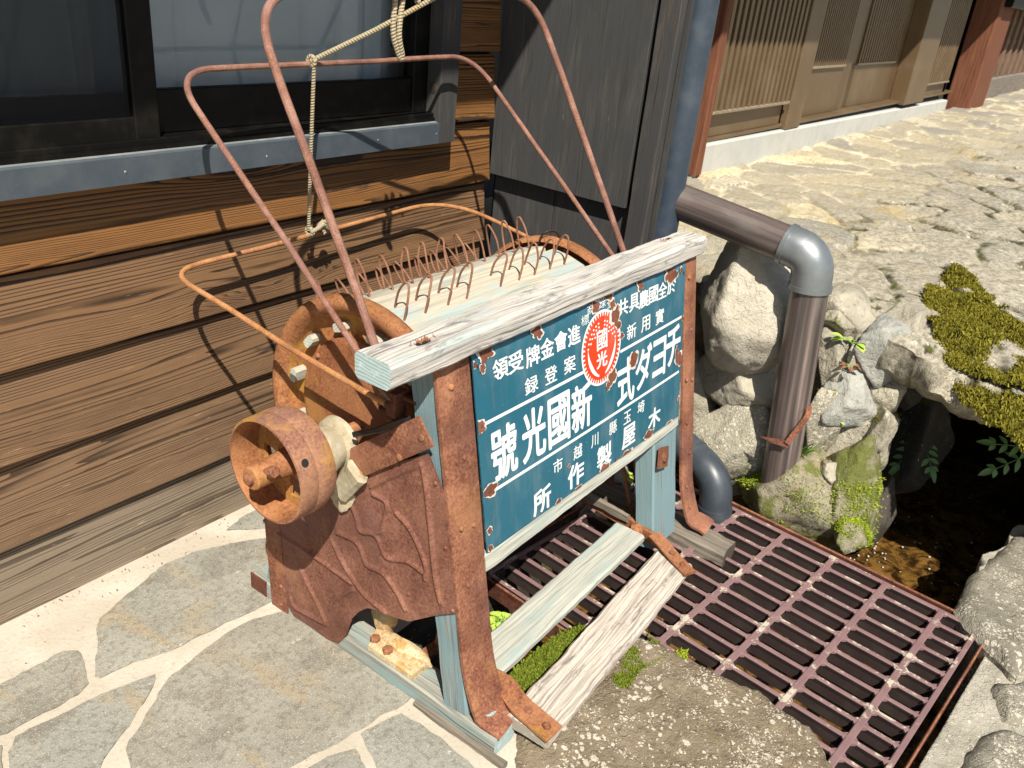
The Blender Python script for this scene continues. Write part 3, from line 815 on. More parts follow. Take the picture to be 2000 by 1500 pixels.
# ---- house with scorched boards
house = thing('timber_house', 'timber house with scorched brown board siding, black window and black side panel', 'house', (1.0, 1.0, 0))
EDGES = [-.022, .174, .366, .564, .757, .945, 1.135, 1.325, 1.52, 1.71, 1.9, 2.1, 2.3]
TONES = [.98, .66, .52, .36, .04, .0, .12, .05, .1, .1, .1, .1]
g = G(); tn = []; dn = []
for i in range(12):
    z0, z1 = EDGES[i], EDGES[i + 1] - .012
    spans = [(-4.0, 1.139)] if z1 < .98 else [(.86, 1.139)]
    for (xa, xb) in spans:
        n = int((xb - xa) / .02)
        prof = [(1.0, 0), (.0, 0), (-.001, .004), (.0, .012), (.003, .06), (.008, .12), (.013, z1 - z0), (1.0, z1 - z0)]
        prof = [(.035, 0), (-.0035, 0), (-.005, .003), (-.004, .012), (.001, .05), (.0065, .10), (.0115, .15), (.0145, z1 - z0), (.04, z1 - z0 + .001)]
        vs, uv, fs = [], [], []
        dn += [min(1, max(0, 1 - (dz / .19))) for _ in range(n + 1) for (dy, dz) in prof]
        u0, v0 = random.uniform(0, 30), i * 3.7 + random.uniform(0, 1)
        for a in range(n + 1):
            x = xa + (xb - xa) * a / n
            wv = .0016 * fbm((x * 1.6, i * 7, 0), 3) + .0007 * fbm((x * 9, i * 7, 5), 2)
            for (dy, dz) in prof:
                vs.append((x, 1.0 + dy + .0012 * fbm((x * 3, dz * 20, i), 2), z0 + dz + (wv * 1.5 if dz < .02 else 0)))
        kk = len(prof)
        for a in range(n):
            for b in range(kk - 1):
                fs.append((a * kk + b, a * kk + b + 1, (a + 1) * kk + b + 1, (a + 1) * kk + b))
                xx = [xa + (xb - xa) * q / n + u0 for q in (a, a, a + 1, a + 1)]
                zz = [prof[q][1] + v0 + (.03 - prof[q][0] if b == 0 and q == 0 else 0) for q in (b, b + 1, b + 1, b)]
                uv.append(list(zip(xx, zz)))
        n0 = len(g.v)
        g.add(vs, fs, uv)
        tn += [min(1, max(0, TONES[i]))] * (len(g.v) - n0)
# backing wall
sid = g.build('board_siding', SIDING, house, True, 30)
at = sid.data.attributes.new('tone', 'FLOAT', 'POINT'); at.data.foreach_set('value', tn)
at = sid.data.attributes.new('down', 'FLOAT', 'POINT'); at.data.foreach_set('value', dn)
g = G()
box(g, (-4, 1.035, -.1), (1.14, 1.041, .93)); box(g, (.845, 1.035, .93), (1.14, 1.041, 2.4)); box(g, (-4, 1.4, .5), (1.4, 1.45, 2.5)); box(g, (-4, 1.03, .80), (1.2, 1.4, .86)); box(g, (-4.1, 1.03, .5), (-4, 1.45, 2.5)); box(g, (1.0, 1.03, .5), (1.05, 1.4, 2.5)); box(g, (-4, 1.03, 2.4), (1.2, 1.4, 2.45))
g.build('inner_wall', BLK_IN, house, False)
g = G(); box(g, (-5, .20, 2.50), (1.35, 2.2, 2.56)); box(g, (-5, .17, 2.44), (1.35, .20, 2.57)); g.build('eave', W_STAIN, house, False)
g = G(); box(g, (-4, 1.0, 2.28), (1.4, 1.4, 2.52)); g.build('upper_wall', W_STAIN, house, False)
# sill
g = G()
pr = [(0, .0), (0, .052), (.004, .056), (.135, .066), (.135, -.002)]
vs = [(x, .945 + a, .906 + b) for x in (-4.0, .845) for a, b in pr]
g.add(vs, [(0, 1, 6, 5), (1, 2, 7, 6), (3, 4, 9, 8), (4, 0, 5, 9), (4, 3, 2, 1, 0), (5, 6, 7, 8, 9)], None)
g.add([vs[i] for i in (2, 3, 8, 7)], [(0, 1, 2, 3)], None, 1)
sill = g.build('window_sill', [SILLM, SILL_TOP], house, False)
for x in (-.08, .255, .60, .82):
    q = G(); rivet(q, (x, .945, .93 + random.uniform(-.006, .006)), (0, -1, 0), .0032); q.build('screw', ELBOW, sill)
# jamb post
g = G(); beam(g, (.863, .985, .906), (.863, .985, 2.3), .072, .080, (0, 1, 0), 40, .003, .0012, 0, 0)
jb = g.build('window_jamb', W_JAMB, house)
q = G(); rock(q, (.8263, .968, 1.05), (.0025, .010, .013), 5, 8, .3, 3); q.build('knot_hole', E_DARK, jb)
g = G(); box(g, (.78, 1.03, .80), (.90, 1.036, .906)); g.build('dark_gap', BLK_IN, house, False)
# window frames
win = [('lower_track', (-4, .965, .962), (.83, 1.06, .984)), ('right_stile', (.772, .992, .984), (.828, 1.055, 2.3))]
wf = G()
for nm, a, b in win: box(wf, a, b, 0, .002)
box(wf, (-4, .96, .962), (.828, .968, .972), 0)
wfo = wf.build('window_frame', BLACK, house, True)
g = G(); box(g, (-.037, .968, .978), (.016, 1.0, 2.3), 0, .0025); box(g, (.016, .995, .984), (.026, 1.004, 2.3))
box(g, (.026, 1.0, .984), (.772, 1.02, 1.070), 0, .002)
sash = g.build('window_sash', BLACK, house, True)
g = G(); g.add([(.02, 1.012, 1.06), (.775, 1.012, 1.06), (.775, 1.012, 2.3), (.02, 1.012, 2.3)], [(0, 1, 2, 3)]); g.build('pane', GLASS, sash, False)
g = G(); box(g, (-4, .970, .975), (-.038, .990, 1.026), 0, .003); scr = g.build('screen_frame', BLACK, house, True)
g = G(); g.add([(-4, .984, 1.02), (-.03, .984, 1.02), (-.03, .984, 2.3), (-4, .984, 2.3)], [(0, 1, 2, 3)], [[(0, 0), (3.97, 0), (3.97, 1.28), (0, 1.28)]]); g.build('insect_screen', SCREEN, scr, False)
g = G(); g.add([(-4, 1.035, .98), (.0, 1.035, .98), (.0, 1.035, 2.3), (-4, 1.035, 2.3)], [(0, 1, 2, 3)]); box(g, (-4, 1.03, .98), (0, 1.05, 1.06), 1); g.build('pane', [GLASS, BLACK], scr, False)
g = G(); n = 520; xs = [-3.5 + 4.4 * i / n for i in range(n + 1)]; zs = [.97 + 1.3 * j / 6 for j in range(7)]
vs = []
for z in zs:
    for x in xs:
        f = fbm((x * 3, 1, 0), 2) * 2.0
        ph = x * 42 + f * 4
        tri = abs(((ph / (2 * PI)) % 1) * 2 - 1)
        vs.append((x, 1.085 + .026 * (tri ** .6) + .008 * fbm((x * 9, z * 4, 3), 2), z))
g.add(vs, [(j * (n + 1) + i, j * (n + 1) + i + 1, (j + 1) * (n + 1) + i + 1, (j + 1) * (n + 1) + i) for j in range(6) for i in range(n)])
g.build('curtain', CURTAIN, house, True, 40)
# wing wall of black stained boards
g = G()
for (xa, ya, yb, za, zb) in ((1.14, .512, 1.0, .780, 2.5), (1.172, .500, 1.0, -.05, .80)):
    n = 30
    yy = [ya, (ya + yb) / 2 + .02, yb] if xa > 1.15 else [ya, yb]
    for a, b in zip(yy[:-1], yy[1:]):
        beam(g, (xa + .012, (a + b) / 2, za), (xa + .012, (a + b) / 2, zb), .024, b - a - .002, (0, 1, 0), 30, .002, .0008, 0, 0)
g.build('wing_wall', W_STAIN, house)
g = G(); box(g, (1.196, .44, -.05), (1.24, 1.02, 2.5)); g.build('wing_core', BLK_IN, house, False)
g = G(); beam(g, (1.165, .468, -.05), (1.165, .468, 2.5), .062, .060, (0, 1, 0), 60, .003, .001, 0, 0)
box(g, (1.165, .425, -.05), (1.20, .436, 2.5))
g.build('corner_batten', W_JAMB, house)

# ---- entrance house to the right, on the raised path
ent = thing('entrance_house', 'entrance front with bronze lattice sliding doors above a pale concrete step', 'house', (4.5, 1.0, .65))
YF = 1.03
g = G()
st0 = onY((1366, 285), 1.0); st1 = onY((1850, 199), 1.0)
n = 60
vs = []
for i in range(n + 1):
    t = i / n; x = st0.x - .02 + (st1.x - st0.x + .02) * t
    zt = .727 - .05 * t; zb = .50
    for (y, z) in ((1.0, zb), (1.0, zt - .008), (1.008, zt), (1.6, zt + .004)): vs.append((x, y + .003 * fbm((x * 5, z * 9, 0), 2), z))
g.add(vs, [(i * 4 + j, i * 4 + j + 1, (i + 1) * 4 + j + 1, (i + 1) * 4 + j) for i in range(n) for j in range(3)])
g.add([vs[0], vs[1], vs[2], vs[3], (vs[0][0], 1.6, .5)], [(0, 1, 2, 3, 4)])
g.build('concrete_step', CONC, ent, True, 30)
def fx(px, py): return onY((px, py), YF).x
ZT = 2.4
frm = G()
for (xa, xb, ya, yb) in ((fx(1524, 245), fx(1552, 240), 1.0, 1.10), (fx(1753, 203), fx(1790, 200), .985, 1.10)):
    box(frm, (xa, ya, .72), (xb, yb, ZT), 0, .004)
box(frm, (2.60, 1.02, .728), (8.0, 1.12, .745), 0, .003)
frm.build('door_frame', BRONZE, ent)
def lattice_panel(name, xa, xb, z0, zr, yp, ns, depth, stile, glass=False, kick=0):
    g = G()
    box(g, (xa, yp, z0), (xb, yp + .03, zr), 0, .003)                       # bottom rail
    box(g, (xa, yp, z0), (xa + stile, yp + .035, ZT), 0, .003); box(g, (xb - stile, yp, z0), (xb, yp + .035, ZT), 0, .003)
    o = g.build(name, BRONZE, ent)
    q = G(); w_ = (xb - xa - 2 * stile) / ns
    for i in range(ns):
        x = xa + stile + w_ * (i + .22)
        box(q, (x, yp - depth, zr - .002), (x + w_ * .50, yp + .012, ZT), 0, .002)
    q.build('lattice', BRONZE, o)
    q = G(); box(q, (xa + stile, yp - depth - .004, zr - .010), (xb - stile, yp + .02, zr + .004), 0, .002); q.build('lattice_rail', m_paint('dusty_bronze', (.20, .155, .10), .7, 0, (.36, .31, .24), .6, 4), o)
    if glass:
        q = G(); q.add([(xa + .03, yp - .012, z0 + .03), (xb - .03, yp - .012, z0 + .03), (xb - .03, yp - .012, ZT), (xa + .03, yp - .012, ZT)], [(0, 1, 2, 3)]); q.build('pane', GLASS_THIN, o, False)
    q = G(); box(q, (xa + stile, yp + .021, zr), (xb - stile, yp + .026, ZT)); q.build('back_panel', BRONZE_D, o, False)
    return o
lattice_panel('lattice_screen', 2.70, fx(1524, 245), .745, .865, 1.035, 15, .035, .03)
d1 = lattice_panel('sliding_door', fx(1552, 240), fx(1655, 218), .745, 1.02, 1.075, 17, .012, .17)
d2 = lattice_panel('sliding_door', fx(1655, 218) + .002, fx(1753, 205), .745, 1.02, 1.10, 17, .012, .17)
lattice_panel('side_lattice', fx(1790, 200), fx(1842, 198), .735, .84, 1.045, 12, .03, .10)
g = G(); beam(g, (2.665, 1.03, .60), (2.665, 1.03, ZT), .06, .10, (0, 1, 0), 30, .006, .001, 0, 0); g.build('porch_post', W_RED, ent)
g = G(); a, b = fx(1857, 207), fx(1883, 212); beam(g, ((a + b) / 2, .98, .5), ((a + b) / 2, .98, ZT), b - a, .22, (0, 1, 0), 30, .01, .001, 0, 0); g.build('porch_post', W_RED, ent)
g = G(); xb = fx(1886, 200); box(g, (xb, 1.0, .45), (24, 1.06, .80), 0, .01); g.build('base_board', W_GREYBOARD, ent)
lw = G()
for i in range(34): box(lw, (xb + .1 + i * .40, 1.03, .80), (xb + .24 + i * .40, 1.07, ZT), 0, .004)
for j in range(7): box(lw, (xb, 1.06, .93 + j * .20), (24, 1.10, .99 + j * .20), 0, .004)
lwo = lw.build('lattice_wall', W_LATT, ent)
q = G(); box(q, (xb, 1.101, .7), (24, 1.12, ZT)); q.build('backing', W_STAIN, lwo, False)
g = G(); p = onY((1985, 10), .85); box(g, (p.x - .5, .80, p.z - .03), (p.x + 2.5, .98, p.z + .4), 0, .01); g.build('meter_box', BLACK, ent)
g = G(); box(g, (2.58, 1.13, .5), (26, 1.2, 2.5)); box(g, (1.36, 1.5, .5), (2.6, 1.55, 2.6)); box(g, (2.55, 1.0, ZT - .02), (26, 1.2, 2.7)); g.build('upper_wall', W_STAIN, ent, False)
g = G(); box(g, (1.7, .22, 2.52), (26, 2.2, 2.58)); g.build('eave', W_STAIN, ent, False)

# ---- raised stone path to the right
def axis(a, b, c, s1, s2):
    out = list(np.arange(a, b, s1)); x = b; s = s1
    while x < c: out.append(x); s = min(s * 1.05, s2); x += s
    out.append(c); return np.array(out)
XS = axis(1.40, 4.2, 22, .013, .18); YS = np.concatenate([-axis(.75, .76, 4.0, .02, .25)[::-1], np.arange(-.735, 1.02, .013)])
XX, YY = np.meshgrid(XS, YS)
rng = np.random.default_rng(5)
cs = .27
def cells(X, Y):
    gx = X / (cs * 1.35) + .35 * np.sin(Y * 5 + X); gy = Y / cs + .35 * np.sin(X * 4 - Y * 2)
    ix, iy = np.floor(gx).astype(int), np.floor(gy).astype(int)
    d1 = np.full(X.shape, 9.); d2 = d1.copy(); idd = np.zeros(X.shape)
    def h(a, b, k): return np.modf(np.abs(np.sin(a * 127.1 + b * 311.7 + k * 74.7) * 43758.5453))[0]
    for dx in (-1, 0, 1):
        for dy in (-1, 0, 1):
            a, b = ix + dx, iy + dy
            px, py = a + .5 + .42 * (h(a, b, 1) * 2 - 1), b + .5 + .42 * (h(a, b, 2) * 2 - 1)
            d = np.hypot(gx - px, gy - py)
            m = d < d1
            d2 = np.where(m, d1, np.minimum(d2, d)); idd = np.where(m, h(a, b, 3), idd); d1 = np.where(m, d, d1)
    return d2 - d1, idd
nzv = np.array([[fbm((x * 2.2, y * 2.2, 3), 4) for x in XS] for y in YS])
nzf = np.array([[fbm((x * 11, y * 11, 8), 3) for x in XS] for y in YS])
ED, TN = cells(XX + .07 * nzf + .16 * nzv, YY + .12 * nzv + .05 * nzf)
mossy = np.clip((.62 - YY - .035 * np.maximum(0, XX - 1.5) + .28 * nzv) / .62, 0, 1)
ZZ = .580 + .011 * np.clip(ED / .14, 0, 1) ** .6 + .014 * nzv + .009 * nzf + .020 * (TN - .5)
near = np.clip(1 - (XX - 1.40) / .35, 0, 1)
ZZ -= near ** 2 * .05 + np.clip(-.20 - YY, 0, 2) * .10 * np.clip(1 - (XX - 1.4) / 2.5, 0, 1)
nx, ny = len(XS), len(YS)
g = G()
sh = np.clip((YY + .24) / .12, 0, 1); sh = sh * sh * (3 - 2 * sh)
XX = XX + sh * .06 * np.clip(1 - (XX - 1.4) / .5, 0, 1)
g.v = list(map(tuple, np.stack([XX, YY, ZZ], -1).reshape(-1, 3)))
F = [(j * nx + i, j * nx + i + 1, (j + 1) * nx + i + 1, (j + 1) * nx + i) for j in range(ny - 1) for i in range(nx - 1)]
g.f = F; g.uv = [[(0, 0)] * 4] * len(F); g.m = [0] * len(F)
jit = {}
# outer lip turned down along the near edge
lip = [j * nx for j in range(ny)]
b = len(g.v)
for j in range(ny):
    x, y, z = g.v[lip[j]]
    e = .035 * fbm((y * 6, 3, 1), 4)
    e2, e3 = .03 * fbm((y * 9, 8, 1), 4), .03 * fbm((y * 7, 12, 1), 4)
    g.v.append((x - .012 + e, y, z - .015 + .4 * e2)); g.v.append((x - .015 + e + e2, y, z - .075 + e3)); g.v.append((x + .06 + e, y, z - .13 + e3)); g.v.append((x + .9, y, z - .16))
for j in range(ny - 1):
    c = [lip[j]] + [b + j * 4 + q for q in range(4)]; d = [lip[j + 1]] + [b + (j + 1) * 4 + q for q in range(4)]
    for q in range(4): g.f.append((c[q], c[q + 1], d[q + 1], d[q])); g.uv.append([(0, 0)] * 4); g.m.append(0)
path = g.build('path', PATH, None, True, 60)
def ext(A): return list(A.reshape(-1)) + [v for j in range(ny) for v in [A[j, 0]] * 4]
for nm, A in (('edge', ED), ('tone', TN), ('mossy', mossy)):
    at = path.data.attributes.new(nm, 'FLOAT', 'POINT'); at.data.foreach_set('value', np.array(ext(A), dtype=np.float32))
tag(path, kind='structure')
def path_z(x, y):
    i = int(np.argmin(abs(XS - x))); j = int(np.argmin(abs(YS - y))); return float(ZZ[j, i])
# ---- retaining wall of rough stones below the path
wall = thing('stone_retaining_wall', 'rough dry stone wall holding up the path behind the drain grate', 'wall', (1.45, .0, 0))
def wall_stone(pl, pr, pt, pb, x, dx, mat, seed, parent=wall, name='stone', cuts=14, rough=.07, flat=.8, label=None, rot=None):
    """stone spanning the picture box pl..pr, pt..pb, standing on the plane x"""
    a, b = onX((pl, (pt + pb) / 2), x), onX((pr, (pt + pb) / 2), x)
    c, d = onX(((pl + pr) / 2, pt), x), onX(((pl + pr) / 2, pb), x)
    cy, cz = (a.y + b.y) / 2, (c.z + d.z) / 2
    g = G(); rock(g, (x + dx * .55, cy, cz), (dx, abs(a.y - b.y) * .5 * 1.12, abs(c.z - d.z) * .5 * 1.12), seed, cuts, rough, 5, rot, 0, flat)
    o = g.build(name, mat, parent, True, 0)
    if label: o['label'] = label
    return o
ST = [(1338, 1545, 688, 812, 1.34, .14, S_PALE, 3), (1335, 1525, 785, 985, 1.28, .14, S_LICH, 14), (1588, 1662, 640, 755, 1.40, .10, S_WALL, 5),
      (1652, 1772, 632, 752, 1.42, .11, S_GREY, 16), (1582, 1700, 718, 838, 1.37, .12, S_GREY, 7), (1566, 1632, 755, 910, 1.33, .08, S_LICH, 8),
      (1592, 1735, 785, 968, 1.42, .12, S_WALL, 19), (1425, 1612, 905, 1062, 1.24, .13, S_MOSS, 10), (1575, 1712, 872, 1080, 1.28, .13, S_MOSS, 11),
      (1550, 1730, 585, 700, 1.47, .16, S_WALL, 12), (1690, 1830, 610, 720, 1.50, .14, S_WALL, 23), (1735, 1800, 660, 730, 1.50, .08, S_WALL, 24),
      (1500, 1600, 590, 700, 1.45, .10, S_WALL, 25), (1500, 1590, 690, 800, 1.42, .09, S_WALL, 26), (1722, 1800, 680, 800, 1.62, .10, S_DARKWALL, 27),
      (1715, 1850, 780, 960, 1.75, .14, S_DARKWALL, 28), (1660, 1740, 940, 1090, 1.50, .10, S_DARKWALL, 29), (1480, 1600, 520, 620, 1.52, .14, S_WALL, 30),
      (1600, 1640, 900, 960, 1.28, .04, S_WALL, 31), (1655, 1700, 745, 790, 1.44, .04, S_WALL, 32),
      (1640, 1700, 660, 730, 1.42, .07, S_LICH, 33), (1600, 1680, 600, 670, 1.43, .08, S_WALL, 34), (1680, 1760, 740, 810, 1.44, .07, S_WALL, 35), (1690, 1745, 800, 880, 1.40, .07, S_WALL, 36), (1500, 1570, 960, 1040, 1.22, .06, S_MOSS, 37), (1620, 1690, 1020, 1085, 1.22, .06, S_MOSS, 38), (1540, 1600, 830, 900, 1.38, .06, S_LICH, 39)]
for i, s_ in enumerate(ST): wall_stone(*s_)
g = G()
n_ = 60
vs = []
for i in range(n_ + 1):
    for j in range(n_ + 1):
        y, z = -.26 + 1.26 * i / n_, -.5 + 1.03 * j / n_
        vs.append((1.44 + .05 * fbm((y * 7, z * 7, 2), 4) + .10 * max(0, -.12 - y) / .14, y, z))
g.add(vs, [(i * (n_ + 1) + j, (i + 1) * (n_ + 1) + j, (i + 1) * (n_ + 1) + j + 1, i * (n_ + 1) + j + 1) for i in range(n_) for j in range(n_)])
g.build('earth_fill', m_stone('brown_earth_fill', (.15, .12, .08), (.22, .18, .12), .1, .5, .3, 1.5, 1), wall, True, 0)
g = G(); rock(g, (1.44, .55, .42), (.12, .2, .16), 41, 14, .07); rock(g, (1.44, .86, .42), (.12, .17, .18), 42, 14, .07); rock(g, (1.40, .6, .15), (.12, .24, .16), 43); rock(g, (1.38, .35, .2), (.1, .14, .14), 44)
g.build('stone', S_WALL, wall, True, 0)
bo = thing('boulder', 'big pale boulder under the brown horizontal pipe', 'boulder', (1.38, .18, .45))
wall_stone(1338, 1545, 470, 706, 1.29, .17, S_PALE, 62, bo, 'stone_body', 13, .075, .80)

# ---- mossy corner slab bridging the stream
# ---- rough concrete apron on the right, in front of the hole
g = G()
def apron_z(x, y):
    e = .010 * fbm((x * 5, y * 5, 1), 4) + .004 * fbm((x * 22, y * 22, 4), 3)
    blk = max(0, min(1, (x - 1.16) / .05))
    return -.012 + e + blk * (.028 + .03 * fbm((x * 2.5, y * 2.5, 7), 3))
far = lambda x: -.645 - .095 * (x - .5) if x < 1.15 else (-.615 + .05 * fbm((x * 7, 1, 3), 3) - max(0, x - 1.45) * .35)
nx, ny = 150, 90
vs = []
for i in range(nx + 1):
    x = .35 + 3.4 * (i / nx) ** 1.5
    y1 = far(x)
    for j in range(ny + 1):
        t = (j / ny) ** 1.6
        y = y1 - t * 2.2
        z = apron_z(x, y)
        if j == 0: z -= .035
        vs.append((x, y, z))
g.add(vs, [(i * (ny + 1) + j, i * (ny + 1) + j + 1, (i + 1) * (ny + 1) + j + 1, (i + 1) * (ny + 1) + j) for i in range(nx) for j in range(ny)])
n0 = len(vs)
g.add([(vs[i * (ny + 1)][0], vs[i * (ny + 1)][1] - (.0 if k_ == 0 else .03), vs[i * (ny + 1)][2] - k_ * .4) for i in range(nx + 1) for k_ in (0, 1)], [(i * 2, i * 2 + 1, i * 2 + 3, i * 2 + 2) for i in range(nx)])
ap = g.build('pavement', S_APRON, None, True, 0); tag(ap, kind='structure')
def slab_stone(poly, z0, z1, mat, name, parent, seed, bulge=.012, step=.016, cap=.03):
    P = [onZ(p, z1) for p in poly]
    b = [(p.x, p.y) for p in P]
    b = densify([(x, y, 0) for x, y in b] + [(b[0][0], b[0][1], 0)], step)[:-1]
    bb = [(p.x + .010 * fbm((p.x * 14, p.y * 14, seed), 3), p.y + .010 * fbm((p.x * 14, p.y * 14, seed + 9), 3)) for p in b]
    V2, F2 = poly_fill(bb, step, step)
    edge = [Vector(q) for q in bb]
    g = G()
    vs = []
    for p in V2:
        d = min((p - e).length for e in edge)
        vs.append((p.x, p.y, z1 - cap * max(0, 1 - d / cap) ** 2 + bulge * fbm((p.x * 4, p.y * 4, seed), 3) + .005 * fbm((p.x * 22, p.y * 22, seed), 3)))
    n = len(bb)
    g.add(vs, F2)
    g.add([(x, y, z1 - cap + bulge * fbm((x * 4, y * 4, seed), 3) + .005 * fbm((x * 22, y * 22, seed), 3)) for x, y in bb] + [(x, y, z0) for x, y in bb], [(i, n + i, n + (i + 1) % n, (i + 1) % n) for i in range(n)])
    return g.build(name, mat, parent, True, 0)
slab_stone([(1868, 1178), (1905, 1105), (1975, 1045), (2050, 1010), (2120, 1080), (2060, 1230), (1990, 1310), (1935, 1250)], -.4, .030, S_EDGE, 'stone_body', thing('edge_stone', 'lichen speckled stone block at the right edge of the dark stream hole', 'stone', (1.45, -.70, 0)), 51, .008)
slab_stone([(1935, 1330), (1990, 1320), (2080, 1240), (2150, 1330), (2050, 1420), (1960, 1400)], -.1, .006, S_EDGE, 'stone_body', thing('edge_stone', 'smaller flat stone set in the concrete right of the grate corner', 'stone', (1.2, -.85, 0)), 52, .008)
slab_stone([(1900, 1440), (1955, 1410), (2050, 1430), (2100, 1600), (1920, 1600), (1870, 1500)], -.1, .006, S_EDGE, 'stone_body', thing('edge_stone', 'flat grey stone in the bottom right corner of the picture', 'stone', (.95, -.85, 0)), 53, .008)

lich = thing('stone_slab', 'brown speckled stone slab with white lichen beside the drain grate', 'stone', (.3, -.35, 0))
slab_stone([(985, 1345), (1040, 1295), (1105, 1255), (1180, 1245), (1258, 1240), (1330, 1272), (1420, 1318), (1505, 1352), (1560, 1395), (1600, 1432), (1640, 1500), (1690, 1640), (960, 1640), (990, 1500), (1000, 1440)], -.5, .004, S_SLAB, 'stone_body', lich, 61, .010, .014, .02)
g = G(); rock(g, (.03, -.02, -.035), (.07, .08, .04), 71, 10, .1, 4); rock(g, (.14, .16, -.12), (.10, .14, .09), 72, 10, .1, 4); rock(g, (.22, .30, -.16), (.10, .08, .1), 73, 10, .1, 4)
g.build('bedding_stone', S_DARKWALL, lich, True, 0)

# ---- moss
def moss(name, pts, mat, label, h=.008, n_per=1, spread=.006):
    """many tiny leaf tufts standing on the points"""
    g = G(); tn = []
    for (p, nrm) in pts:
        nrm = Vector(nrm).normalized()
        for _ in range(n_per):
            q = Vector(p) + Vector((random.gauss(0, spread), random.gauss(0, spread), 0))
            d = (nrm + Vector((random.gauss(0, .5), random.gauss(0, .5), random.gauss(0, .25)))).normalized()
            s_ = d.orthogonal().normalized() * h * .26
            s_.rotate(Matrix.Rotation(random.uniform(0, PI), 3, d))
            L = h * random.uniform(.5, 1.15)
            b = len(g.v)
            g.add([q - s_ - d * .003, q + s_ - d * .003, q + d * L + s_ * .5, q + d * L * .9 - s_ * .5], [(0, 1, 2, 3)])
            tn += [random.random()] * 4
    o = g.build(name, mat, None, False)
    at = o.data.attributes.new('tone', 'FLOAT', 'POINT'); at.data.foreach_set('value', tn)
    return tag(o, label, 'moss', kind='stuff')
def in_poly(q, poly):
    c = False
    for i in range(len(poly)):
        a, d = poly[i], poly[(i + 1) % len(poly)]
        if (a[1] > q[1]) != (d[1] > q[1]) and q[0] < (d[0] - a[0]) * (q[1] - a[1]) / (d[1] - a[1]) + a[0]: c = not c
    return c
def scatter(poly_px, z, n, thr, fs=14, soft=None):
    P = [onZ(p, z) for p in poly_px]; poly = [(p.x, p.y) for p in P]
    x0, x1 = min(p[0] for p in poly), max(p[0] for p in poly); y0, y1 = min(p[1] for p in poly), max(p[1] for p in poly)
    out = []
    while len(out) < n:
        x, y = random.uniform(x0, x1), random.uniform(y0, y1)
        if in_poly((x, y), poly) and fbm((x * fs, y * fs, 5), 4) > thr + random.gauss(0, .10):
            out.append(((x, y, (z if soft is None else soft(x, y) + .026 * max(0, fbm((x * fs, y * fs, 5), 4) - thr) ** .7 * random.uniform(.6, 1)) + .006 * max(0, fbm((x * 30, y * 30, 2), 2))), (0, 0, 1)))
    return out
moss('moss', scatter([(985, 1335), (1030, 1290), (1085, 1245), (1130, 1225), (1160, 1235), (1140, 1280), (1070, 1340), (1010, 1385), (985, 1375)], .006, 9000, -.35), MOSS, 'bright green moss between the two pedal boards', .009, 1, .003)
moss('moss', scatter([(1195, 1290), (1230, 1245), (1262, 1236), (1300, 1270), (1290, 1290), (1250, 1310), (1225, 1345), (1200, 1340)], .006, 3200, .02), MOSS, 'small moss cushions on the lichened slab right of the front pedal board', .007, 1, .002)
g_pts = scatter([(1322, 1268), (1342, 1272), (1340, 1290), (1322, 1285)], .006, 150, -.1)
moss('moss', g_pts, MOSS_Y, 'tiny yellow moss tuft near the front edge of the lichened slab', .007, 1, .002)
def edge_z(x, y): return path_z(max(x, 1.4), y) - (.03 + .5 * max(0, 1.40 - x) if x < 1.4 else 0)
cs_ = scatter([(1790, 640), (1800, 600), (1850, 558), (1905, 600), (1960, 650), (2040, 720), (2040, 800), (1960, 770), (1890, 735), (1830, 690)], .53, 42000, -.30, 7, edge_z)
moss('moss', cs_, MOSS_O, 'thick olive and brown moss along the lip of the slab over the dark hole', .009, 1, .004)
def on_stone(objs, n, fn):
    out = []
    P = [(v.co + Vector((1.45, 0, 0)), v.normal) for o in objs for v in o.data.vertices]
    P = [(p, q) for p, q in P if fn(p, q)]
    for i in range(n if P else 0):
        p, q = random.choice(P); out.append((p + Vector((random.gauss(0, .004), random.gauss(0, .004), random.gauss(0, .004))), q))
    return out
stones = [o for o in wall.children if o.name.startswith('stone')]
ms = [o for o in stones if o.data.materials[0] == S_MOSS]
moss('moss', on_stone(ms, 14000, lambda p, q: q.z > -.1 and p.z < .16 and fbm((p.x * 9, p.y * 9, p.z * 9), 3) > .05 + random.gauss(0, .1)), MOSS_Y, 'yellow green moss on the low stones right of the brown pipe foot', .0048, 1, .003)
ws = [o for o in stones if o.data.materials[0] in (S_WALL, S_LICH)]
moss('moss', on_stone(ws, 2500, lambda p, q: q.z > .25 and fbm((p.x * 11, p.y * 11, p.z * 11), 3) > .32 and p.z < .5), MOSS_O, 'thin olive moss in the joints of the stone wall', .004, 1, .003)

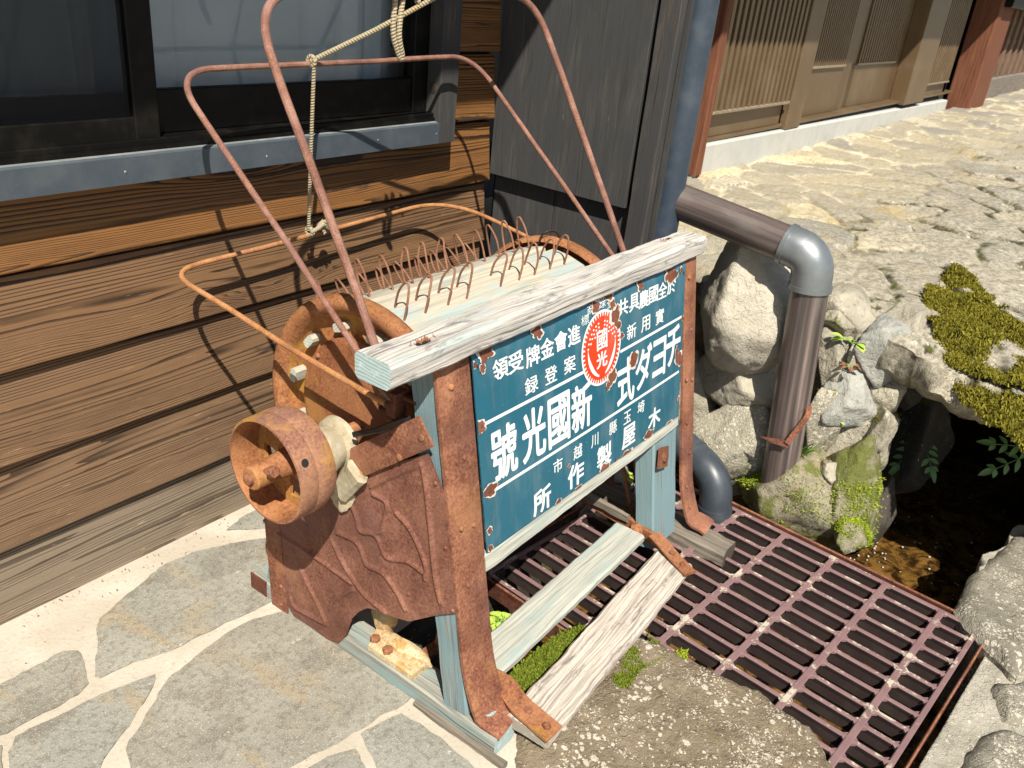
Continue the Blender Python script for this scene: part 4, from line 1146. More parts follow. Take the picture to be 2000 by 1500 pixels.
# ---- small plants
def leaf_shape(g, p, d, nrm, L, W, m=0, fold=.15):
    d = Vector(d).normalized(); nrm = Vector(nrm); s_ = d.cross(nrm).normalized(); nn = s_.cross(d)
    prof = [(0, .05), (.2, .65), (.45, 1), (.7, .78), (.9, .35), (1, .02)]
    vs = []
    for t, w_ in prof:
        c = Vector(p) + d * (L * t) - nn * (L * .25 * t * t)
        vs += [c - s_ * W * w_ * .5 + nn * fold * W * w_, c, c + s_ * W * w_ * .5 + nn * fold * W * w_]
    fs = []
    for i in range(len(prof) - 1):
        for j in range(2): fs.append((i * 3 + j, i * 3 + j + 1, i * 3 + 4 + j, i * 3 + 3 + j))
    g.add(vs, fs, None, m)
def plant(name, p, n, L, W, mat, label, up=.8, spread=.5):
    t = thing(name, label, 'plant', p, 'small weeds in the joints')
    g = G(); q = G()
    for i in range(n):
        a = random.uniform(0, 2 * PI); h = random.uniform(.3, 1) * L * 1.6
        d = Vector((math.cos(a) * spread, math.sin(a) * spread, up * random.uniform(.5, 1)))
        tip = Vector(p) + d * h
        tube(q, [Vector(p), Vector(p) + d * h * .6 + Vector((0, 0, .1 * h)), tip], .0008, 5)
        e = Vector((math.cos(a), math.sin(a), random.uniform(-.2, .4)))
        g = G(); leaf_shape(g, tip, e, (0, 0, 1), L * random.uniform(.7, 1.1), W * random.uniform(.8, 1.1)); g.build('leaf', mat, t)
    q.build('stem', LEAF_G, t)
    return t
plant('weed', onZ((975, 1222), .0), 26, .020, .017, LEAF_Y, 'fresh lime green weed growing behind the left front post', .9, .5)
plant('weed', onX((1518, 668), 1.36), 9, .030, .022, LEAF_Y, 'lime green weed in the joint below the big boulder', .3, .6)
plant('weed', onX((1665, 672), 1.38), 10, .034, .024, LEAF_Y, 'yellow green leafy weed between the stones right of the brown pipe', .3, .6)
plant('weed', onX((1628, 818), 1.36), 9, .020, .018, LEAF_Y, 'small clover like weed in the wall joint beside the pipe hook', .3, .6)
plant('weed', onZ((1215, 935), .0), 14, .022, .018, LEAF_Y, 'little green weed behind the grate seen under the sign', .5, .7)
plant('dry_weed', onX((1660, 712), 1.37), 12, .022, .014, LEAF_R, 'dry red brown weed hanging below the yellow green weed', -.2, .6)
gr = thing('grass_tuft', 'thin green grass blades beside the foot of the brown pipe', 'grass', onX((1560, 880), 1.30))
g = G()
for i in range(16):
    p = onX((1558 + random.uniform(-6, 10), 890 + random.uniform(-8, 8)), 1.30)
    leaf_shape(g, p, (random.uniform(-.6, .2), random.uniform(-.6, .6), random.uniform(.2, .9)), (1, 0, .2), random.uniform(.05, .09), .005)
g.build('blade', LEAF_G, gr)
def fern(p, dirs, label):
    t = thing('fern', label, 'fern', p)
    for d in dirs:
        g = G(); d = Vector(d); L = d.length; d.normalize()
        pts = [Vector(p) + d * L * s_ / 8 - Vector((0, 0, 1)) * .10 * L * (s_ / 8) ** 2 for s_ in range(9)]
        tube(g, pts, .0012, 5)
        side = d.cross(Vector((-.6, -.3, .75))).normalized()
        for i in (2, 4, 6, 8):
            for sg in (-1, 1):
                leaf_shape(g, pts[i], side * sg + d * .7, (-.6, -.3, .75), .050 * (1.1 - .07 * i), .016)
        leaf_shape(g, pts[-1], d, (-.6, -.3, .75), .05, .02)
        g.build('frond', LEAF_D, t)
fp = onX((2035, 880), 1.74)
fern(fp, [(-.06, .115, .01), (-.07, .09, -.06), (-.03, .11, .07)], 'dark green fern leaf hanging in the black hole at the right')
fp2 = onX((1800, 850), 1.75)
fern(fp2, [(-.05, .03, -.09), (-.05, -.06, -.06)], 'small dim fern leaf deep in the dark hole')

# ---- foam bubbles on the sunlit water
g = G()
for i in range(80):
    p = onZ((random.gauss(1690, 60), random.gauss(1085, 40)), -.236)
    if random.random() < .25: p = onZ((random.uniform(1620, 1900), random.uniform(1000, 1170)), -.236)
    rock(g, (p.x, p.y, p.z), (random.uniform(.0015, .0045),) * 2 + (.003,), i, 3, .1, 1)
tag(g.build('foam', FOAM, None, True, 0), 'small white foam bubbles on the brown water beside the grate', 'foam', kind='stuff')
# ================================================================== THE MACHINE
th = thing('rice_thresher', 'old rusty pedal rice thresher of blue grey wood with a teal enamel sign', 'thresher', (.45, .3, 0))
def XL(z): return .0
def XR(z): return .885 + .03 * z / .76
# sills on the ground
g = G(); beam(g, (.032, .002, .0215), (.032, .716, .0225), .064, .044, (0, 0, 1), 40, .005, .002)
sl_ = g.build('sill', [W_SILL, E_BLUE], th)
g = G(); beam(g, (-.006, -.03, .006), (-.006, .20, .006), .014, .016, (0, 0, 1), 20, .003, .003, 0, 0); g.build('splinter_strip', W_OLD, sl_)
g = G(); box(g, (-.003, .668, .0), (.001, .722, .044), 0, .001); g.build('end_strap', RUST_DARK, sl_)
g = G()
for p in ((.02, .125, .048), (.035, .1, .048)): pass
beam(g, (.062, .085, .050), (.062, .085, .062), .085, .10, (0, 1, 0), 3, .01, .003, 0, 0); g.build('wedge_block', E_BLUE, sl_)
g = G(); beam(g, (.935, -.070, .0), (.925, .70, .02), .085, .060, (0, 0, 1), 50, .012, .009)
g.build('sill', [W_OLD, E_DARK], th)
# posts
def leanpost(x0, x1, z0, z1, w_, dep, name, mat):
    g = G()
    a = Vector((x0, FY(z0) + dep / 2 + .006, z0)); b = Vector((x1, FY(z1) + dep / 2 + .006, z1))
    beam(g, a, b, w_, dep, (0, -1, .247), 40, .004, .0018)
    return g.build(name, [mat, E_BLUE], th)
leanpost(.046, .048, .045, .758, .084, .062, 'front_post', W_POST)
leanpost(.822, .842, .03, .758, .125, .055, 'front_post', W_POST)
g = G(); beam(g, (.035, .655, .045), (.035, .60, .38), .055, .05, (0, 1, .2), 20); g.build('rear_post', [W_POST, E_BLUE], th)
g = G(); beam(g, (.86, .665, .045), (.88, .56, .62), .055, .05, (0, 1, .2), 20); g.build('rear_post', [W_POST, E_BLUE], th)
# iron corner strips with a bent foot
def strip(xa, xb, wa, wb, name):
    g = G()
    pts, sc_ = [], []
    for i in range(41):
        z = .772 - (.772 - .064) * i / 40; t = i / 40
        pts.append(Vector((xa + (xb - xa) * t, FY(z) - .004 - .040 * max(0, (.19 - z) / .17) ** 2, z)))
    y_ = pts[-1].y
    for dy, z in ((-.006, .0615), (-.013, .060), (-.021, .0585), (-.030, .057), (-.038, .0545), (-.047, .050)): pts.append(Vector((xb - dy * .15, y_ + dy, z)))
    w_ = wa / 2
    pr = [(-w_, -.014), (-w_, -.001), (-w_ + .002, .0), (-w_ * .35, .0002), (-w_ * .22, .0015), (w_ * .3, .0015), (w_ * .45, .0002), (w_ - .002, 0), (w_, -.001), (w_, -.008), (w_ - .003, -.008), (w_ - .003, -.004), (-w_ + .003, -.004), (-w_ + .003, -.014)]
    sweep(g, pts, pr, (0, -1, .2), 0, None, None, .0010, random.random() * 9)
    # rolled top end
    o = g.build(name, RUST, th)
    for z in (.71, .575, .44, .33, .24, .15, .095):
        t = (.772 - z) / .712
        for k, dx in enumerate(((.006,) if z in (.575, .24) else (-.012,) if z != .44 else (.016, -.02))):
            q = G(); x = xa + (xb - xa) * t + dx
            rivet(q, (x, FY(z) - .0065 - .040 * max(0, (.19 - z) / .17) ** 2, z + k * .01), (0, -1, .2), .0062 if z > .6 else .0052, .6); q.build('rivet', RUST_BRIGHT if z > .6 else RUST, o)
    return o
strip(.042, .042, .086, .086, 'corner_strip')
strip(.946, .936, .066, .076, 'corner_strip')
# top beam
g = G(); beam(g, (-.128, .222, .779), (1.0, .232, .780), .077, .046, (0, 0, 1), 90, .007, .0026)
tb = g.build('top_beam', [W_BEAM, E_BLUE], th)
for px in ((835, 665), (1302, 470)):
    p = onZ(px, .8015); g = G(); ang = -.12
    n = 22; vs = [(p.x, p.y, .8026)]
    for i in range(n):
        a = 2 * PI * i / n; rr = 1 + .25 * fbm((i * 1.3, px[0], 0), 2)
        vs.append((p.x + .030 * rr * math.cos(a), p.y + .0075 * rr * math.sin(a) + .004 * math.cos(a), .8024))
    g.add(vs, [(0, 1 + i, 1 + (i + 1) % n) for i in range(n)])
    mo = g.build('mortise_shade_plate', BLK_IN, tb, False)  # flat black plate on the beam; the mortise's inner shade is only colour
    g = G()
    for i in range(60 if px[0] < 1000 else 18):
        x, y = p.x + random.gauss(-.008, .011), p.y + random.gauss(0, .0035)
        a = random.uniform(0, PI); L = random.uniform(.002, .006); h = random.uniform(0, .004)
        tube(g, [(x, y, .803 + h * .3), (x + L * math.cos(a), y + L * math.sin(a), .8035 + h)], .0006, 4)
    g.build('rusty_debris', RUST_BRIGHT, mo, False)
# bottom rail below the sign
g = G(); beam(g, (.082, FY(.342) + .012, .342), (.88, FY(.352) + .012, .352), .040, .034, (0, -1, .25), 50, .005, .002); g.build('bottom_rail', [W_PED1, E_GREY], th)
g = G(); beam(g, (.06, .58, .12), (.87, .58, .12), .05, .06, (0, 0, 1), 20); g.build('rear_rail', [W_OLD, E_DARK], th)
g = G(); beam(g, (.45, FY(.325) + .03, .325), (.82, FY(.33) + .03, .33), .03, .02, (0, 0, 1), 20, .004, .003); g.build('loose_batten', [W_PED1, E_GREY], th)

# ---- enamel sign
def SP(fx_, fz, off=0.0):
    z = .368 + .389 * fz
    xl, xr = .0872, .8754 + .0377 * fz
    x = xl + (xr - xl) * fx_
    bow = .003 * math.sin(PI * fx_) * math.sin(PI * min(1, max(0, fz)))
    y = FY(z) - .0075 - bow
    if fz > .955:
        t = (fz - .955) / .05; y += .010 * t * t
    n = Vector((0, -.971, .24))
    return Vector((x, y, z)) + n * off
g = G()
nx, nz = 70, 40
for off, rev in ((0, False), (-.0018, True)):
    vs = [SP(i / nx + (.002 * fbm((j * .5, 3, 0), 2) if i in (0, nx) else 0), -.0 + 1.025 * j / nz, off) for j in range(nz + 1) for i in range(nx + 1)]
    fs = [(j * (nx + 1) + i, j * (nx + 1) + i + 1, (j + 1) * (nx + 1) + i + 1, (j + 1) * (nx + 1) + i) for j in range(nz) for i in range(nx)]
    g.add(vs, [f[::-1] for f in fs] if rev else fs)
sign = g.build('enamel_sign', TEAL, th, True, 0)
def glyph(ch, off):
    c = bpy.data.curves.new('g', 'FONT'); c.body = ch; c.size = 1; c.offset = off; c.resolution_u = 5
    o = bpy.data.objects.new('g', c); COL.objects.link(o)
    dg = bpy.context.evaluated_depsgraph_get(); m = o.evaluated_get(dg).to_mesh()
    V = [v.co.copy() for v in m.vertices]; F = [tuple(p.vertices) for p in m.polygons]
    o.evaluated_get(dg).to_mesh_clear(); bpy.data.objects.remove(o); bpy.data.curves.remove(c)
    return V, F
ROWS = [
 (.056, .024, [('領',.092,.864,.107),('受',.148,.862,.105),('牌',.213,.853,.107),('金',.271,.859,.108),('會',.329,.863,.107),('進',.387,.860,.109),('共',.626,.888,.101),('具',.687,.888,.105),('農',.741,.880,.107),('國',.797,.881,.105),('全',.852,.880,.104),('於',.908,.885,.106)]),
 (.052, .012, [('録',.202,.714,.091),('登',.282,.716,.092),('案',.364,.720,.094),('新',.673,.729,.093),('用',.754,.731,.095),('實',.839,.731,.097)]),
 (.036, .0, [('標',.439,.912,.056),('商',.468,.953,.056),('録',.520,.962,.058),('登',.562,.945,.058)]),
 (.098, .028, [('號',.087,.458,.285),('光',.203,.463,.288),('國',.311,.459,.290),('新',.415,.457,.281),('式',.646,.455,.292),('ダ',.748,.476,.275),('ヨ',.845,.476,.262),('チ',.936,.500,.268)]),
 (.042, .010, [('市',.301,.213,.082),('越',.395,.218,.084),('川',.480,.219,.080),('縣',.577,.224,.082),('玉',.658,.230,.081),('埼',.739,.235,.082)]),
 (.080, .030, [('所',.228,.080,.146),('作',.386,.091,.146),('製',.533,.088,.146),('屋',.671,.106,.146),('木',.829,.108,.137)])]
g = G()
def put_glyph(g, ch, cx, cz, w_, h_, bold, off, m=0):
    V, F = glyph(ch, 0)
    x0, x1 = min(v.x for v in V), max(v.x for v in V); y0, y1 = min(v.y for v in V), max(v.y for v in V)
    if ch == '川' or ch == 'ヨ': w_ *= .86
    dx, dz = bold * w_, bold * h_ * .8
    sh = [(0, 0)] if bold < .004 else [(0, 0), (-dx, 0), (dx, 0), (0, dz), (0, -dz), (dx * .7, dz * .7), (-dx * .7, dz * .7), (dx * .7, -dz * .7), (-dx * .7, -dz * .7)]
    for i, (a, b) in enumerate(sh):
        g.add([SP(cx + a + ((v.x - x0) / (x1 - x0) - .5) * (w_ - 2 * dx), cz + b + ((v.y - y0) / (y1 - y0) - .5) * (h_ - 2 * dz), off + i * .00006) for v in V], F, None, m)
for w_, bold, L in ROWS:
    for ch, cx, cz, h_ in L: put_glyph(g, ch, cx, cz, w_, h_ * .93, bold, .0006)
for (xa, za, xb, zb) in ((.02, .641, .428, .641), (.612, .645, .985, .655), (.02, .294, .985, .305)):
    n = 24; hw = .0082
    vs = []
    for i in range(n + 1):
        t = i / n; x = xa + (xb - xa) * t; z = za + (zb - za) * t
        vs += [SP(x, z - hw, .0006), SP(x, z + hw, .0006)]
    g.add(vs, [(i * 2, i * 2 + 2, i * 2 + 3, i * 2 + 1) for i in range(n)])
g.build('lettering', WHITE, sign, False)
# emblem
g = G()
EC, ER = (.515, .722), (.098, .204)
def EP(x, z, off): return SP(EC[0] + x * ER[0], EC[1] + z * ER[1], off)
def fan(pts, off, m):
    cx = sum(p[0] for p in pts) / len(pts); cz = sum(p[1] for p in pts) / len(pts)
    g.add([EP(cx, cz, off)] + [EP(x, z, off) for x, z in pts], [(0, 1 + i, 1 + (i + 1) % len(pts)) for i in range(len(pts))], None, m)
fan([(math.cos(a), math.sin(a)) for a in np.linspace(0, 2 * PI, 73)[:-1]], .0009, 0)
NT = 46; pts = []
for i in range(NT):
    a0 = 2 * PI * i / NT; s_ = 2 * PI / NT
    for (da, r) in ((0, .84), (.08, .94), (.60, .94), (.68, .84)): pts.append((r * math.cos(a0 + da * s_), r * math.sin(a0 + da * s_)))
fan(pts, .0013, 1)
def crescent(side):
    n = 26; vs = []
    for i in range(n + 1):
        t = i / n; a = R_(-78 + 88 * t) if side > 0 else R_(-102 - 88 * t)
        wd = .13 * math.sin(PI * (.12 + .86 * t)) ** 1.2
        ro = .76 - .06 * t; ri = ro - wd
        vs += [EP(ro * math.cos(a), ro * math.sin(a), .0017), EP(ri * math.cos(a), ri * math.sin(a), .0017)]
    g.add(vs, [(i * 2, i * 2 + 1, i * 2 + 3, i * 2 + 2) for i in range(n)], None, 0)
crescent(1); crescent(-1)
for side in (-1, 1):
    for r_i, (rr, n0, n1) in enumerate(((.70, 5, 88), (.60, 18, 88), (.50, 40, 86))):
        for a in np.arange(n0 + 6, n1, 11 + 2 * r_i):
            b = R_(a if side > 0 else 180 - a); c_ = (rr * math.cos(b), rr * math.sin(b))
            fan([(c_[0] + .038 * math.cos(t), c_[1] + .028 * math.sin(t)) for t in np.linspace(0, 2 * PI, 9)[:-1]], .0017, 0)
put_glyph(g, '國', EC[0], EC[1] + .045, .052, .105, .02, .0019, 0)
put_glyph(g, '光', EC[0] - .002, EC[1] - .062, .054, .088, .03, .0019, 0)
g.build('emblem', [WHITE, RED], sign, False)
# rust chips in the enamel
CH = [(.045, .962, .030, .040, 1), (.030, .905, .010, .03, 2), (.0, .93, .014, .02, 3), (.235, .957, .024, .034, 4), (.556, .985, .024, .030, 5), (.570, .930, .016, .032, 50), (.487, .955, .022, .030, 6),
      (.586, .862, .026, .058, 7), (.600, .80, .014, .025, 70), (.722, .965, .020, .032, 8), (.905, .95, .040, .048, 9), (.875, .945, .014, .024, 90), (.965, .955, .010, .02, 10), (.684, .560, .026, .052, 11), (.566, .528, .026, .048, 12), (.545, .49, .012, .03, 120),
      (.978, .385, .026, .050, 13), (.960, .43, .012, .06, 130), (.995, .64, .010, .02, 14), (.006, .635, .022, .040, 15), (.022, .312, .030, .034, 16), (.795, .022, .035, .03, 17), (.535, .012, .03, .03, 18), (.66, .006, .035, .018, 19), (.012, .11, .010, .02, 20), (.01, .02, .012, .02, 21),
      (.30, .008, .014, .018, 22), (.618, .735, .012, .020, 23), (.40, .006, .02, .012, 24), (.93, .004, .02, .014, 25), (.35, .17, .006, .012, 26), (.99, .12, .008, .02, 27)]
WGR = m_paint('chipped_white_ground', (.58, .57, .52), .5, 0, (.42, .32, .2), .6, 3)
for (cx, cz, rx, rz, sd_) in CH:
    g = G()
    for (k, off, m) in ((.98, .0019, 0), (.80, .0023, 1)):
        n = 36; vs = [SP(cx, cz, off)]
        for i in range(n):
            a = 2 * PI * i / n
            r = k * (1 + .5 * fbm((math.cos(a) * 1.3 + sd_ * 5, math.sin(a) * 1.3, 1 + (.25 if m == 0 else 0)), 3))
            x, z = min(.999, max(.001, cx + rx * r * math.cos(a))), min(1.02, max(.001, cz + rz * r * math.sin(a)))
            vs.append(SP(x, z, off))
        g.add(vs, [(0, 1 + i, 1 + (i + 1) % n) for i in range(n)], None, m)
    g.build('rust_chip', [WGR, CHIP], sign, False)
for fx_, fz in ((.012, .925), (.985, .93), (.012, .64), (.99, .645), (.02, .31), (.985, .36), (.3, .015), (.6, .012)):
    g = G(); rivet(g, SP(fx_, fz, .002), (0, -1, .25), .0035, .4); g.build('screw', RUST_DARK, sign)

# ---- pressed side panel
PO = [(838, 885), (868, 962), (880, 1085), (892, 1196), (862, 1199), (830, 1206), (800, 1213), (772, 1205), (735, 1190), (718, 1187), (702, 1194), (688, 1208), (682, 1226), (678, 1240), (662, 1256), (640, 1247), (610, 1225), (575, 1202), (563, 1180), (552, 1120), (540, 1010), (532, 960), (560, 930), (640, 925), (690, 925), (770, 905)]
def P0(px): p = onX(px, -.002); return (p.y, p.z)
RID = [[(990, 330), (1260, 210), (1330, 240), (1400, 880), (1440, 1080)], [(1000, 380), (1090, 440), (1060, 600), (1020, 640)], [(1150, 500), (1250, 620), (1340, 830), (1340, 930)],
       [(840, 400), (890, 520), (920, 620), (1020, 650), (1090, 790), (1230, 820), (1340, 900)], [(770, 630), (900, 700), (960, 840), (1060, 890), (1150, 1010), (1210, 1130)],
       [(730, 670), (800, 820), (880, 950), (960, 1050), (1080, 1150)], [(390, 640), (640, 800), (860, 960)], [(490, 750), (560, 930), (640, 1090), (690, 1210)], [(465, 1050), (500, 1120), (690, 1225)], [(720, 1120), (760, 1060), (870, 1000)]]
RID = [[Vector(P0((430 + .3 * x, 850 + .3 * y))) for x, y in L] for L in RID]
RID = [[Vector((p.x, p.y)) for p in spline([(q.x, q.y, 0) for q in L], 6)] for L in RID]
def ridge(q):
    best = 9
    for L in RID:
        for a, b in zip(L[:-1], L[1:]):
            ab = b - a; t = max(0, min(1, (q - a).dot(ab) / max(1e-9, ab.length_squared)))
            best = min(best, (q - a - ab * t).length)
    return 1 / (1 + (best / .0040) ** 4)
V2, F2 = poly_fill([P0(p) for p in PO], .005, .0036)
edge_n = [Vector(P0(p)) for p in PO]
g = G()
vs = []
for q in V2:
    e = .0052 * ridge(q) + .0003 * fbm((q.x * 12, q.y * 12, 3), 3) + .0008 * fbm((q.x * 4, q.y * 4, 0), 2)
    vs.append((-.004 - e, q.x, q.y))
g.add(vs, F2); n = len(vs); g.add([(v[0] + .002, v[1], v[2]) for v in vs], [f[::-1] for f in F2])
pan = g.build('side_panel', RUST_PANEL, th, True, 0)
for px in ((851, 944), (870, 1070), (884, 1193), (798, 1160)):
    q = G(); p = onX(px, -.006); rivet(q, p, (-1, 0, 0), .0042, .6); q.build('rivet', RUST, pan)
# right side panel (inside face glimpsed under the sign)
g = G(); box(g, (.885, .28, .08), (.889, .60, .56)); g.build('side_panel', RUST_PANEL, th, False)
# rear iron strap
g = G(); a, b, c, d = (onX(p, -.006) for p in ((515, 1000), (532, 1188), (563, 1212), (545, 1020)))
up = (a - b) * 1.25
vs = [b, c, d + (d - c) * .25, a + (a - b) * .25]; vs = [tuple(v) for v in vs] + [(v.x + .003, v.y, v.z) for v in vs]
g.add(vs, [(0, 1, 2, 3), (7, 6, 5, 4), (0, 4, 5, 1), (1, 5, 6, 2), (2, 6, 7, 3), (3, 7, 4, 0)])
rs = g.build('rear_strap', RUST, th, False)
for px in ((549, 1145), (549, 1180), (517, 1018)): q = G(); rivet(q, onX(px, -.006), (-1, 0, 0), .005, .6); q.build('rivet', RUST_BRIGHT, rs)
# slanting bracket bar carrying the bearing
g = G()
a, b = Vector((-.012, .205, .637)), Vector((-.012, .43, .452))
pr = [(-.029, -.003), (-.026, -.0045), (.026, -.0045), (.029, -.003), (.029, .0), (-.029, .0)]
sweep(g, lin(a, b, 16), pr, (1, 0, 0), 0, None, None, .0006)
br = g.build('support_bracket', RUST, th)
for px, mt, hx in (((823, 855), RUST, 0), ((780, 893), RUST_BRIGHT, 0), ((704, 926), RUST_BRIGHT, 0)):
    q = G(); rivet(q, onX(px, -.016), (-1, 0, 0), .0075, .5, 0); q.build('bolt', mt, br)
g = G(); rivet(g, onX((612, 1238), -.002), (-1, 0, 0), .009, .6, 0, True); g.build('bolt', RUST, pan)
# cast foot with two hexagon bolts on the sill
g = G(); rock(g, (.045, .30, .058), (.022, .075, .018), 81, 10, .08, 4); beam(g, (.028, .345, .052), (.028, .22, .050), .046, .020, (0, 0, 1), 10, .004, .002, 0, 0); rock(g, (.065, .36, .10), (.03, .03, .08), 82, 10, .1, 4)
ft = g.build('cast_foot', m_rust('flaking_cream_iron', (.30, .14, .04), (.52, .38, .20), (.60, .55, .42), .5, 0), th)
for px in ((733, 1250), (757, 1272)): q = G(); rivet(q, onZ(px, .062), (0, 0, 1), .011, .7, 0, True); q.build('bolt', RUST_BRIGHT, ft)
g = G(); beam(g, (.09, .30, -.03), (.19, .26, .02), .03, .014, (0, 0, 1), 10, .003, .002, 0, 0); g.build('inner_rod', RUST_BRIGHT, th)

# ---- drum
AY, AZ = .437, .535
XD = .71
def disc(x0, sgn, mat):
    g = G()
    pr = [(.004, -.006), (.05, -.004), (.150, -.004), (.160, -.003), (.165, .0), (.167, .006), (.169, .012)]
    pr2 = [(.169, .012), (.173, .015), (.195, .016), (.205, .014), (.212, .006), (.2165, -.004)]
    pr3 = [(.2165, -.004), (.222, -.012), (.230, -.017), (.239, -.018), (.247, -.014), (.252, -.006), (.253, .006), (.249, .015), (.243, .018)]
    for i, q in enumerate((pr, pr2, pr3)):
        lathe(g, [(r, x * sgn) for r, x in q], AY, AZ, 96, i, x0)
        lathe(g, [(r - .0025, (x + .003) * sgn) for r, x in q], AY, AZ, 96, i, x0)
    return g.build('drum_disc', [RUST_PLATE, mat, RUST_RIM], th, True, 40)
RUST_PLATE = m_rust('red_rusty_plate', (.11, .036, .018), (.25, .095, .04), (.36, .16, .065), .35, .25)
RUST_RIM = m_rust('orange_rust_rim', (.13, .045, .02), (.30, .125, .05), (.42, .20, .09), .25, .2)
dl = disc(.060, 1, RUST_WHEEL)
dr = disc(XD, -1, RUST_WHEEL)
g = G(); rivet(g, onX((622, 695), .056), (-1, 0, 0), .006, .8); g.build('rivet', RUST_BRIGHT, dl)
g = G(); c_ = onX((719, 632), .0555); g.add([(.0552, c_.y + .009 * math.cos(t) * .6, c_.z + .009 * math.sin(t)) for t in np.linspace(0, 2 * PI, 17)[:-1]], [tuple(range(16))]); g.build('hole', BLK_IN, dl, False)
g = G(); tube(g, [(-.20, AY, AZ - .01), (.95, AY, AZ)], .0115, 14); g.build('drum_shaft', RUST_BRIGHT, th)
def tooth(ang, x, h, skew, sp, rad):
    """a wire loop standing on a slat at angle ang"""
    n = Vector((0, math.cos(ang), math.sin(ang))); t = Vector((0, -math.sin(ang), math.cos(ang)))
    c = Vector((x, AY, AZ)) + n * rad
    X_ = Vector((1, 0, 0))
    ct = [c - t * sp + X_ * .010 - n * .012, c - t * sp * .82 + X_ * .006 + n * h * .5, c - t * sp * .36 + X_ * .002 + n * h * .92 + X_ * skew, c + n * h + X_ * skew, c + t * sp * .36 - X_ * .002 + n * h * .92 + X_ * skew, c + t * sp * .82 - X_ * .006 + n * h * .5, c + t * sp - X_ * .010 - n * .012]
    q = G(); tube(q, spline(ct, 5), .0023, 7); return q
for k in range(12):
    ang = R_(101 + 30 * k)
    n = Vector((0, math.cos(ang), math.sin(ang))); t = Vector((0, -math.sin(ang), math.cos(ang)))
    g = G()
    c = Vector((0, AY, AZ)) + n * .216
    prf = [(-.048, -.013), (.048, -.013), (.050, -.008), (.050, .006), (.045, .012), (.0, .0155), (-.045, .012), (-.050, .006), (-.050, -.008)]
    sweep(g, lin(c + Vector((.088, 0, 0)), c + Vector((XD - .028, 0, 0)), 30), prf, n, 0, 1, None, .0012, k * 3.0)
    s_ = g.build('slat', [W_SLAT, E_GREY], th)
    # end of the slat keyed through the disc
    q = G(); pc = Vector((0, AY, AZ)) + n * .188
    sweep(q, [pc + Vector((.048 + .004 * (k % 3), 0, 0)), pc + Vector((.09, 0, 0))], rect(.030, .017, .004, 1), n, 0, 1); q.build('slat_end', [W_SLAT, m_end('pale_end_grain', (.44, .47, .40), (.30, .33, .29)) if k == 0 else bpy.data.materials['pale_end_grain']], s_)
    if k in (0, 11, 10, 1):
        cnt = {0: 10, 11: 10, 10: 9, 1: 0}[k]
        for i in range(cnt):
            if k == 0 and i == 4: continue
            x = .112 + .0585 * i + (.0 if k == 0 else .03) + random.uniform(-.005, .005)
            tooth(ang, x, random.uniform(.058, .066) + (.008 if k else 0), random.uniform(-.008, .012), .022, .232).build('tooth', RUST_WIRE, s_)

# ---- pulley on the drum shaft
PY, PZ = .436, .520
g = G()
pr = [(.0945, -.172), (.099, -.171), (.100, -.168), (.1005, -.150), (.101, -.137), (.1, -.135), (.101, -.133), (.1018, -.118), (.1005, -.104), (.0965, -.092), (.089, -.089), (.0875, -.094), (.0925, -.104), (.094, -.13), (.0938, -.160), (.0945, -.172)]
lathe(g, pr[:10], PY, PZ, 96); lathe(g, pr[9:], PY, PZ, 96, 1)
pu = g.build('pulley', [m_rust('worn_pulley_iron', (.11, .045, .035), (.24, .115, .075), (.36, .19, .10), .6, .75, .9), RUST_RIM], th, True, 40)
g = G()
web = []
NA, RR = 96, [.012, .022, .03, .036, .044, .052, .060, .068, .076, .083, .0925]
for s_ in (0, .006):
    b0 = len(web)
    for i in range(NA):
        a = 2 * PI * i / NA
        for r in RR: web.append((-.112 - .012 * max(0, 1 - r / .05) + s_, PY + r * math.cos(a), PZ + r * math.sin(a)))
wf_ = []
nr = len(RR)
def solid(i, j):
    a = (i * 360 / NA - 20) % 90
    return not (2 <= j < 8 and 18 + 60 / (j + 1) < a < 72)
for i in range(NA):
    i2 = (i + 1) % NA
    for j in range(nr - 1):
        if not solid(i, j): continue
        for s_ in (0, NA * nr): wf_.append((s_ + i * nr + j, s_ + i * nr + j + 1, s_ + i2 * nr + j + 1, s_ + i2 * nr + j))
        for (p, q, o1, o2) in ((i * nr + j, i * nr + j + 1, i - 1, j), (i2 * nr + j, i2 * nr + j + 1, i + 1, j), (i * nr + j, i2 * nr + j, i, j - 1), (i * nr + j + 1, i2 * nr + j + 1, i, j + 1)):
            if 0 <= o2 < nr - 1 and not solid(o1 % NA, o2): wf_.append((p, q, q + NA * nr, p + NA * nr))
g.add(web, wf_)
for k in range(0):
    a = R_(35 + 90 * k); n = Vector((0, math.cos(a), math.sin(a))); t = Vector((0, -math.sin(a), math.cos(a)))
    c = Vector((-.108, PY, PZ)); vs = []
    for (r, w_, dx) in ((.012, .017, -.012), (.04, .020, -.004), (.07, .032, .004), (.094, .050, .012)):
        for s_ in (-1, -.25, .25, 1): vs.append(c + n * r + t * w_ * s_ + Vector((dx - .008 * (1 - abs(s_)), 0, 0)))
    vs2 = [v + Vector((.007, 0, 0)) for v in vs]
    fs = [(i * 4 + j, i * 4 + j + 1, i * 4 + 5 + j, i * 4 + 4 + j) for i in range(3) for j in range(3)]
    g.add(vs, fs); g.add(vs2, fs)
    ring = [0, 4, 8, 12], [3, 7, 11, 15]
    for rr in ring:
        for u_, v_ in zip(rr[:-1], rr[1:]): g.add([vs[u_], vs[v_], vs2[v_], vs2[u_]], [(0, 1, 2, 3)])
g.build('spoke', m_rust('yellow_rusty_iron', (.17, .07, .025), (.36, .17, .055), (.48, .27, .10), .6, .1), pu, True, 40)
